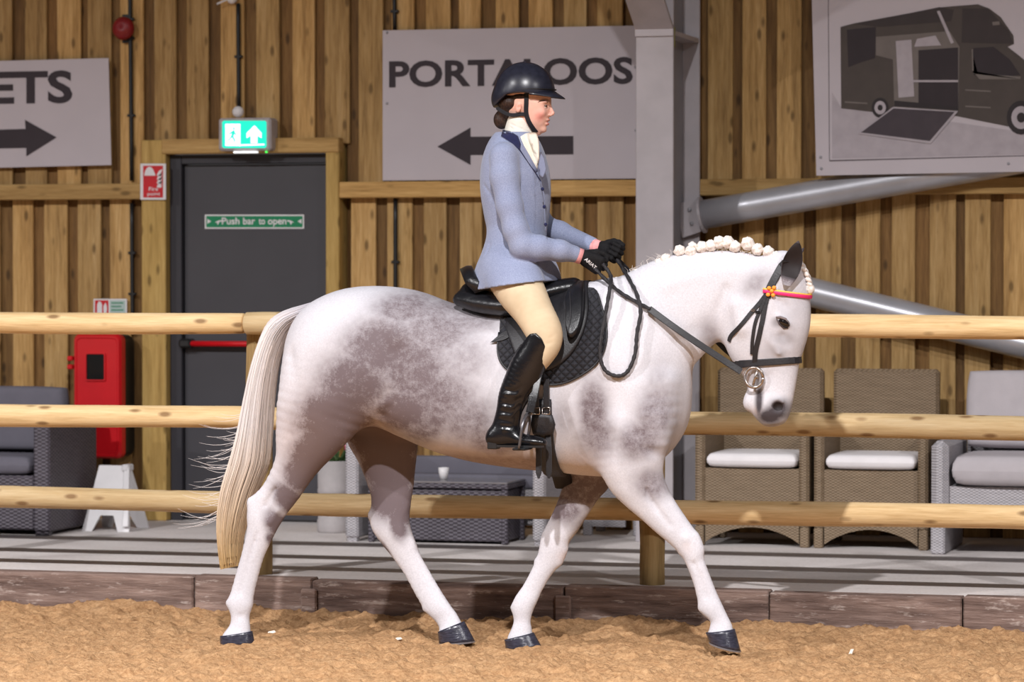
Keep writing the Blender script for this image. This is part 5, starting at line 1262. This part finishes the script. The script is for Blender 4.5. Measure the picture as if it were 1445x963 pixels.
for sd in (-1, 1):
    q = hd(768.6, 150.3, sd*.032); b = MB(); b.ell(q, (.0105,.0105,.0090), 12, 8); b.mk('eyeball', simple('eye_white', srgb(232,226,222), .15), person, smooth=True)
    b = MB(); b.ell(q+np.array([.0078, sd*.0035, 0]), (.0045,.0045,.0045), 10, 6); b.mk('iris', simple('iris_brown', srgb(54,36,28), .1), person, smooth=True)
    b = MB(); q0 = [q+np.array([.011*math.cos(a_), sd*.011*math.sin(a_), .0030-.0018*abs(a_-.6)]) for a_ in np.linspace(-.25, 1.5, 8)]; b.tube(q0, [.001]+[.0030]*6+[.001], 6); b.mk('eyelid', browm, person, smooth=True)
    P = [on_face(x, y, .0008, sd)[0] for x, y in ((759,144.5),(763,142.5),(768,142.5),(772,144.5))]; b = MB(); b.tube(P, [.0008,.0022,.0026,.0016], 6); b.mk('eyebrow', browm, person, smooth=True)
# hair: swept back over the ear into a netted bun
t = NT('dark_brown_hair'); t.pr(.5, 0, .35); v = t.coord((60,30,25)); hn = t.noise(v, 3, 3); t.base(t.ramp(hn, [(.3, srgb(26,18,16)), (.7, srgb(66,46,38))])); t.bump(hn, .6, .004); M['hair'] = t.m
lo = hp(688, 192)-(.0,.11,0); hi = hp(770, 120)+(0,.11,0); Fr = Field(np.minimum(lo, hi), np.maximum(lo, hi), .0032)
Fr.ell(hd(708,169), (.036,.042,.042), 0); Fr.ell(hd(722,145), (.06,.080,.045), .012); Fr.ell(hd(740,137), (.075,.080,.028), .012); Fr.ell(hd(715,158), (.035,.055,.035), .012)
for s_ in (-1, 1): Fr.ell(hd(731.5,153,s_*.082), (.020,.022,.027), 0) if False else None
for s_ in (-1, 1):
    q = hd(732, 153.5, s_*.078); sl = Fr.sl(q-.05, q+.05); X, Y, Z = Fr.grid(sl); e_ = np.sqrt(((X-q[0])/.021)**2+((Y-q[1])/.03)**2+((Z-q[2])/.027)**2)-1; Fr.F[sl] = np.maximum(Fr.F[sl], (-(e_)*.02).astype(np.float32))
V, Q = Fr.mesh(1); mk_big('hair', V, Q, M['hair'], person); del Fr
# helmet
t = NT('helmet_shell'); t.pr(.32, 0, .5); n_ = t.noise(t.coord(), 40, 2); t.base(t.ramp(n_, [(.3, srgb(26,27,38)), (.7, srgb(36,37,50))])); M['helmet'] = t.m
hel = empty('riding_helmet', hp(741, 140)); hel.parent = person; hel.location = tuple(hp(741,140)-ORI['person']); ORI['riding_helmet'] = hp(741,140)
lo = hp(684, 172)-(.0,.15,0); hi = hp(806, 80)+(0,.15,0); Fe = Field(np.minimum(lo, hi), np.maximum(lo, hi), .0030)
Fe.ell(hd(740,130), (43.5*u_,.116,42.5*u_), 0); Fe.ell(hd(727,138), (30*u_,.104,26*u_), .02); Fe.ell(hd(712,142), (17*u_,.080,18*u_), .02)
cutp = hd(745, 134); Fe.cut(hd(722,134), np.array([.10,0,-1])) if False else None
X, Y, Z = Fe.grid(tuple(slice(0, k) for k in Fe.n))
zc_ = np.interp(Fe.ax[0], [hd(x, 0)[0] for x in (690,697,705,714,724,745,772,800)], [hd(740, y)[2] for y in (153,152,149,142,134,132,136,138)])
Fe.F = np.maximum(Fe.F, (zc_[:,None,None]-Z).astype(np.float32)*.9)
inn = np.sqrt(((X-hd(739,134)[0])/(38.5*u_))**2+((Y-YH)/.088)**2+((Z-hd(739,136)[2])/(38*u_))**2)-1; Fe.F = np.maximum(Fe.F, (-inn*.08).astype(np.float32))
V, Q = Fe.mesh(2); mk_big('helmet_shell', V, Q, M['helmet'], hel); del Fe
V = []; Fc = []; n = 21                                                         # peak
for i in range(n):
    a_ = -1.25+2.5*i/(n-1); ca, sa = math.cos(a_), math.sin(a_)
    i0 = hd(741+40*ca, 131-1.5*ca, 0)+np.array([0, sa*.108, 0]); o0 = hd(741+40*ca+16*max(0, ca)**1.6, 133+6.5*max(0, ca)**1.3, 0)+np.array([0, sa*.112, 0])
    for p, dz_ in ((i0, .006), (o0, .0025), (o0, -.0025), (i0, -.004)): V.append(p+np.array([0,0,dz_]))
Fc = [(i*4+k, i*4+(k+1) % 4, (i+1)*4+(k+1) % 4, (i+1)*4+k) for i in range(n-1) for k in range(4)]+[(3,2,1,0), tuple((n-1)*4+k for k in range(4))]
mk('peak', V, Fc, M['helmet'], hel, smooth=True)
P = [hd(741+43*math.cos(a_), 127.5-1.0*math.cos(a_), 0)+np.array([0, math.sin(a_)*.114, 0]) for a_ in np.linspace(-1.9, 1.9, 31)]; b = MB(); b.tube(P, .0022, 6); b.mk('rim_piping', M['black'], hel, smooth=True)
b = MB(); b.ell(hd(741,87.8), (.012,.012,.005), 12, 6); b.mk('button', M['helmet'], hel, smooth=True)
M['strap'] = simple('black_webbing', srgb(24,24,30), .65, 0, .3, .2, 60)
for sd in (-1, 1):
    P = []; 
    for x, y in interp([(743,132),(743,145),(743,158),(746,170),(751,179),(757,186.5)], 4): p, n_ = on_face(x, y, .004, sd); P.append(p)
    P = np.array(P); P[:,1] = np.where(sd < 0, np.minimum.accumulate(P[::-1,1])[::-1], np.maximum.accumulate(P[::-1,1])[::-1]) if False else P[:,1]
    for _ in range(3): P[1:-1,1] = .5*P[1:-1,1]+.25*(P[:-2,1]+P[2:,1])
    b = MB(); b.strap(P, .020, .004, [np.array([.15, sd, -.1*i/len(P)]) for i in range(len(P))]); b.mk('chin_strap', M['strap'], hel)
    P = []
    for x, y in interp([(706,152),(714,158),(724,162),(735,161),(743,161)], 4): p, n_ = on_face(x, y, .006, sd); P.append(p)
    P = np.array(P); P[:,1] = YH+sd*np.maximum(.062, np.abs(P[:,1]-YH))
    b = MB(); b.strap(P, .016, .004, (0, sd, 0)); b.mk('harness_strap', M['strap'], hel)
# stock tie
M['stock'] = simple('cream_stock_cloth', srgb(222,217,206), .85, 0, .2, .04, 30, .25, 70)
lo = hp(700, 245)-(.0,.10,0); hi = hp(776, 160)+(0,.10,0); Fk = Field(np.minimum(lo, hi), np.maximum(lo, hi), .0032)
Fk.sweep([edge((754,183),(717,167),.060), edge((755,192),(714,178),.064), edge((754,201),(712,188),.07)], k=0)
Fk.sweep([edge((757,193),(738,194),.034), edge((759,208),(740,206),.034), edge((760,224),(746,222),.028), edge((760,236),(751,235),.016)], k=.012)
for k_ in range(3): Fk.bump([hd(718+3*k_,174+6*k_,-.055), hd(738,183+6*k_,-.06), hd(752,190+5*k_,-.03)], .0045, -.003)
VSK, QSK = Fk.mesh(1); mk_big('stock_tie', VSK, QSK, M['stock'], person); del Fk
# jacket
t = NT('jacket_tweed'); t.pr(.85, 0, .2, .2); v = t.coord(); w1 = t.noise(v, 260, 2); w2 = t.noise(v, 6, 3)
c = t.ramp(w1, [(.3, srgb(118,126,154)), (.7, srgb(152,160,186))]); c = t.mix(.25, c, t.ramp(w2, [(.3, srgb(120,128,156)), (.7, srgb(156,164,188))])); t.base(c); t.bump(w1, .15, .003); M['jacket'] = t.m
lo = hp(655, 432)-(.02,.46,0); hi = hp(862, 186)+(0,.46,.0); Fj = Field(np.minimum(lo, hi), np.maximum(lo, hi), .0052)
Fj.sweep([edge((792,420),(668,425),.235), edge((788,398),(672,404),.225), edge((777,375),(680,380),.195), edge((770,345),(688,348),.160), edge((770,318),(689,320),.142), edge((774,290),(684,292),.150), edge((775,262),(680,262),.160), edge((770,238),(682,236),.160), edge((762,218),(690,214),.145), edge((754,206),(702,199),.105), edge((742,201),(712,189),.07)], k=0, pw=2.2)
nearA = [hp(711,222,-.165), hp(712,250,-.19), hp(719,290,-.215), hp(728,325,-.225), hp(738,347,-.22), hp(760,350,-.20), hp(790,354,-.155), hp(810,358.5,-.116)]
Fj.sweep([edge((760,372),(680,382),.10,-.13), edge((766,392),(686,404),.105,-.19), edge((774,412),(696,428),.102,-.245), edge((784,436),(712,452),.092,-.285)], k=.02)
Fj.sweep([edge((760,372),(680,382),.10,.13), edge((766,392),(686,404),.105,.19), edge((774,412),(696,428),.102,.245)], k=.02)
Fj.chain(nearA, [.066,.062,.057,.054,.056,.053,.045,.037], .022)
farA = [hp(738,224,.165), hp(748,270,.20), hp(764,318,.21), hp(790,328,.17), hp(835,346,.104)]; Fj.chain(farA, [.064,.056,.052,.047,.036], .022)
# folds, openings
for pts, r, amp in (([(742,225,-.19),(752,262,-.17),(758,305,-.16),(757,335,-.16)], .012, -.010), ([(683,262,-.12),(694,278,-.15),(704,282,-.17)], .008, -.006), ([(690,278,-.14),(702,296,-.18),(710,312,-.2)], .008, -.006), ([(686,300,-.13),(700,322,-.17)], .008, -.005), ([(738,300,-.22),(728,318,-.23)], .008, -.004), ([(745,345,-.24),(752,335,-.22)], .008, -.006), ([(757,352,-.24),(764,342,-.22)], .007, -.005), ([(690,345,-.14),(684,375,-.16),(680,405,-.18)], .010, -.006), ([(715,360,-.18),(712,385,-.21)], .016, .006), ([(700,350,-.15),(735,362,-.18),(765,372,-.16)], .012, -.006)):
    Fj.bump([hp(x, y, d) for x, y, d in pts], r, amp)
ha, hb2 = hp(671,409,-.28), hp(793,393,-.28); dh = hb2-ha; nh = np.array([dh[2], 0, -dh[0]]); nh = nh if nh[2] < 0 else -nh; Fj.cut(ha, nh)
# sleeve and neck openings
d_ = nearA[-1]-nearA[-2]; d_ /= np.linalg.norm(d_); Fj.F = np.where(False, Fj.F, Fj.F)
VJ, QJ = Fj.mesh(2); del Fj
jac = mk_big('jacket', VJ, QJ, M['jacket'], person); jac['label'] = 'pale blue tweed show jacket with a navy collar'
JT = BVHTree.FromPolygons([tuple(v_) for v_ in np.concatenate([VJ, VSK]).tolist()], np.concatenate([QJ, QSK+len(VJ)]).tolist())
def on_jacket(px, py, lift=0.0, d0=-.15):
    c_ = hp(px, py, d0); 
    for _ in range(4):
        h = JT.ray_cast(Vector((c_[0], YH-.8, c_[2])), Vector((0, 1, 0)))
        if h[0] is None: return hp(px, py, d0), np.array([.5,-.8,0])
        c_ = hp(px, py, h[0][1]-YH-lift)
    return np.array([c_[0], h[0][1]-lift, c_[2]]), np.array(h[1])
def patch(name, outline, th, lift, mat, k=3):
    """thin cloth patch laid on the jacket"""
    P = np.array(outline, float); P = np.vstack([P, P[:1]]); P = np.concatenate([np.linspace(P[i], P[i+1], k, endpoint=False) for i in range(len(P)-1)]); c_ = P.mean(0); n = len(P); V = []
    rings = (1, 1, .8, .55, .3, .1)
    for i, r in enumerate(rings):
        for p in P: q = c_+(p-c_)*r; V.append(on_jacket(q[0], q[1], lift+(0 if i == 0 else th))[0])
    V.append(on_jacket(c_[0], c_[1], lift+th)[0]); m = len(rings)
    Fc = [(i*n+j, i*n+(j+1) % n, (i+1)*n+(j+1) % n, (i+1)*n+j) for i in range(m-1) for j in range(n)]+[((m-1)*n+j, (m-1)*n+(j+1) % n, m*n) for j in range(n)]
    return mk(name, V, Fc, mat, person, smooth=True)
navy = simple('navy_velvet', srgb(24,28,66), .8, 0, .2, .2, 80, sheen=.3)
lap = simple('lapel_cloth', srgb(124,130,154), .85, 0, .2, .1, 200)
for o_ in (patch('collar', [(709,183),(720,185),(731,192),(735,203),(734,213),(724,203),(712,195),(707,192)], .006, .002, navy), patch('lapel', [(735,203),(742,208),(752,226),(759,240),(756,243),(746,230),(736,214),(733,209)], .005, .002, lap)): o_.parent = person
lo_e = [on_jacket(x, y, .004)[0] for x, y in interp([(733,211),(742,224),(753,240),(759,249),(763,256)], 4)]; b = MB(); b.tube(lo_e, .0022, 6); b.mk('lapel_edge', navy, person, smooth=True)
st_ = patch('stock_front', [(734,193),(742,188),(750,187),(757,187),(760,197),(761,208),(761,224),(758,239),(753,230),(746,217),(739,205)], .007, .001, M['stock'])
o_ = patch('lapel', [(759,236),(763,214),(768,222),(771,240),(766,252),(760,246)], .004, .002, lap)
fe = [on_jacket(x, y, .002)[0] for x, y in interp([(763,256),(768,280),(769,310),(772,340)], 4)]; b = MB(); b.tube(fe, .0016, 5); b.mk('front_edge', lap, person, smooth=True)
for x, y in ((766.5,267),(769,292),(771,317)):
    p, n_ = on_jacket(x-1, y, .003); b = MB(); b.ell(p, (.0085,.006,.0085), 12, 6); b.mk('button', navy, person, smooth=True)
p, n_ = on_jacket(760, 249, .003); 
# cuffs of bare wrist show between sleeve and glove: pink shirt cuffs
pinkc = simple('pink_cuff', srgb(232,160,160), .8)
def ring_cuff(a, e, r0, r1):
    b = MB(); b.tube([a, (a+e)/2, e], [r0, (r0+r1)/2, r1], 16); return b.mk('shirt_cuff', pinkc, person, smooth=True)
wn, wf = hp(816,360,-.107), hp(842,348,.095)
dn = hp(852,379,-.085)-hp(818,361,-.105); dn /= np.linalg.norm(dn); df = hp(876,362,.06)-hp(846,348,.085); df /= np.linalg.norm(df)
ring_cuff(hp(806,357.5,-.118), hp(821,362.5,-.102), .035, .034); ring_cuff(hp(832,345,.106), hp(848,351,.089), .034, .032)
# gloves: palm, four curled fingers and thumb
glm = simple('black_knit_glove', srgb(24,23,25), .8, 0, .2, .25, 160, .3, 240)
def glove(W, d, upv, ins):
    """W wrist, d towards the knuckles, upv thumb side, ins towards the palm"""
    d = d/np.linalg.norm(d); u = upv-d*np.dot(upv, d); u /= np.linalg.norm(u); i_ = np.cross(d, u); i_ = i_ if np.dot(i_, ins) > 0 else -i_
    q = lambda a, b_, c_: W+d*a+u*b_+i_*c_
    Fg = Field(W-.15, W+.15, .0026)
    Fg.chain([q(.006,0,0), q(.025,0,0)], [.030,.030], .01)
    for b_, r in ((.026,.020),(.009,.021),(-.009,.021),(-.026,.019)): Fg.cap(q(.02,b_*.75,0), q(.082,b_*1.08,-.004), r-.001, r-.003, .012)
    for k_, (b_, L_) in enumerate(((.031,.92),(.0105,1.0),(-.0105,.95),(-.031,.80))):
        a0 = .088-(.004 if k_ in (0,) else 0)-(.010 if k_ == 3 else 0)
        Fg.chain([q(a0-.01,b_,-.004), q(a0+.018*L_,b_,.012), q(a0+.012*L_,b_-.002,.040), q(a0-.016,b_-.002,.050), q(a0-.030,b_,.038)], [.0115,.0105,.0100,.0095,.0085], .0025)
    Fg.chain([q(.022,.026,.012), q(.048,.043,.020), q(.074,.048,.024), q(.098,.046,.022)], [.016,.0135,.0115,.0095], .006)
    V, Q = Fg.mesh(1); return mk_big('glove', V, Q, glm, person)
g1 = glove(hp(822,362,-.102), dn, np.array([.45,-.25,.85]), np.array([0,1,0]))
g2 = glove(hp(849,349,.088), df, np.array([.45,.25,.85]), np.array([0,-1,0]))
GT = BVHTree.FromPolygons([tuple(np.array(v_.co)+ORI['person']) for v_ in g1.data.vertices], [tuple(p.vertices) for p in g1.data.polygons])
Vt, Ft = text_mesh('ARIAT', (0, 0, 1, 1), .02); a_, e_ = hp(824.5,366.5,-.13), hp(838,380,-.13); ex = e_-a_; Lx = np.linalg.norm(ex); ex /= Lx; ez = np.array([-ex[2], 0, ex[0]]); V = []
for v_ in Vt:
    p = a_+ex*v_[0]*Lx+ez*(v_[1]-.1)*.0155; h = GT.ray_cast(Vector((p[0], YH-.6, p[2])), Vector((0,1,0))); V.append((p[0], (h[0][1] if h[0] else p[1])-.0012, p[2]))
mk('lettering', V, Ft, M['white'], g1).parent = g1
# breeches
t = NT('beige_breeches'); t.pr(.8, 0, .25); n_ = t.noise(t.coord(), 9, 3); t.base(t.ramp(n_, [(.3, srgb(192,170,140)), (.7, srgb(206,186,156))])); M['breech'] = t.m
lo = hp(664, 530)-(.02,.46,0); hi = hp(830, 345)+(0,.46,0); Fl = Field(np.minimum(lo, hi), np.maximum(lo, hi), .0055)
Fl.sweep([edge((765,352),(690,354),.135), edge((768,385),(684,388),.16), edge((764,404),(690,408),.15)], k=0)
for s_ in (-1, 1):
    Fl.sweep([edge((756,378),(688,398),.095,s_*.15), edge((768,404),(704,422),.086,s_*.225), edge((779,432),(725,446),.076,s_*.285), edge((791,458),(741,471),.066,s_*.325), edge((793,476),(748,486),.060,s_*.34), edge((786,492),(752,498),.056,s_*.345), edge((772,512),(738,514),.050,s_*.348)], k=.03)
for pts, r, amp in (([(776,478,-.39),(786,470,-.385)], .007, -.003), ([(770,486,-.395),(782,482,-.39)], .007, -.003), ([(708,410,-.26),(735,402,-.26),(758,402,-.25)], .010, -.004)): Fl.bump([hp(x, y, d) for x, y, d in pts], r, amp)
V, Q = Fl.mesh(2); mk_big('breeches', V, Q, M['breech'], person); del Fl
# boots
def boot(s_):
    lo = hp(676, 640, s_*.36)-(.0,.10,.01); hi = hp(800, 462, s_*.36)+(0,.10,.0); F_ = Field(np.minimum(lo, hi), np.maximum(lo, hi), .0042); dy = s_*.355
    F_.sweep([edge((781,486),(744,466),.058,dy), edge((778,500),(738,482),.059,dy), edge((770,520),(722,508),.058,dy), edge((760,541),(712,533),.053,dy), edge((748,560),(704,556),.046,dy), edge((738,578),(701,577),.041,dy), edge((734,594),(697,594),.039,dy), edge((733,608),(692,608),.038,dy), edge((730,618),(689,619),.036,dy)], k=0)
    F_.sweep([edge((700,604),(694,630),.034,dy), edge((718,600),(714,631),.038,dy), edge((738,612),(736,631),.041,dy), edge((755,615),(752,632),.040,dy), edge((766,618),(764,632),.031,dy)], k=.018)
    F_.cut(hp(738,628.5,dy), (0,0,-1)) 
    for k_, (y0, x0) in enumerate(((548,712),(566,708),(578,706),(590,706),(598,708))):
        F_.bump([hp(x0, y0+3, dy+s_*.045), hp(x0+14, y0+5, dy+s_*.045), hp(x0+26, y0-4, dy+s_*.035)], .010, -.0042); F_.bump([hp(x0+2, y0+8, dy+s_*.045), hp(x0+16, y0+10, dy+s_*.045)], .009, .003)
    # open scooped top
    p0 = hp(758,472,dy); X, Y, Z = F_.grid(tuple(slice(0, k) for k in F_.n))
    xs_ = [hp(x, 480, dy)[0] for x in (738,746,752,760,768,774,782)]; zs_ = [hp(750, y, dy)[2] for y in (486,476,471,470,477,490,512)]
    zt_ = np.interp(F_.ax[0], xs_, zs_); F_.F = np.maximum(F_.F, (Z-zt_[:,None,None]).astype(np.float32)*.6)
    V, Q = F_.mesh(2); o = mk_big('boot', V, Q, M['boot'], person)
    b = MB(); h0 = hp(690,624,dy); h1 = hp(704,634,dy); b.box((h0[0], YH+dy-.032, h1[2]), (h1[0], YH+dy+.032, h0[2]), .004); q_ = b.mk('boot_heel', M['black'], person); q_.parent = o
    b = MB(); V = []
    for x, w in ((703,.030),(718,.037),(738,.041),(754,.038),(766,.024)): p = hp(x, 630, dy); V.append((p[0], w))
    ring = [(x, YH+dy-w) for x, w in V]+[(x, YH+dy+w) for x, w in V[::-1]]; zb_ = hp(738,631.5,dy)[2]
    b.prism([(x, y, zb_) for x, y in ring], (0,0,.010)); q_ = b.mk('boot_sole', M['black'], person); q_.parent = o
    return o
for s_ in (-1, 1): boot(s_)
# ============================================================ SMALL DEBRIS ON THE SAND
chip = simple('pale_wood_chip', srgb(238,228,214), .8)
for px, py, l_, r_, lab in ((384,893,.020,.3,'bright white chip lying on the sand right of the near hind hoof'), (1201,922,.022,1.2,'pale upright wood chip on the sand at the right, below the kickboard'), (563,907,.016,.2,'small pale chip on the sand between the hind hooves')):
    g = pZ(px, py, .0); z = float(sand_h(np.array([g[0]]), np.array([g[1]]))[0]); b = MB(); R_ = rotY(-r_)
    V = [(-1,-.5,-.3),(1,-.35,-.25),(.8,.5,-.3),(-.8,.6,-.3),(-.8,-.4,.35),(.7,-.3,.3),(.6,.4,.25),(-.7,.4,.4)]
    b.add([np.array([g[0], g[1], z+.012])+R_@(np.array(v_)*l_) for v_ in V], [(0,3,2,1),(4,5,6,7),(0,1,5,4),(1,2,6,5),(2,3,7,6),(3,0,4,7)])
    tag(b.mk('wood_chip', chip, None, (g[0], g[1], z)), lab, 'wood chip')
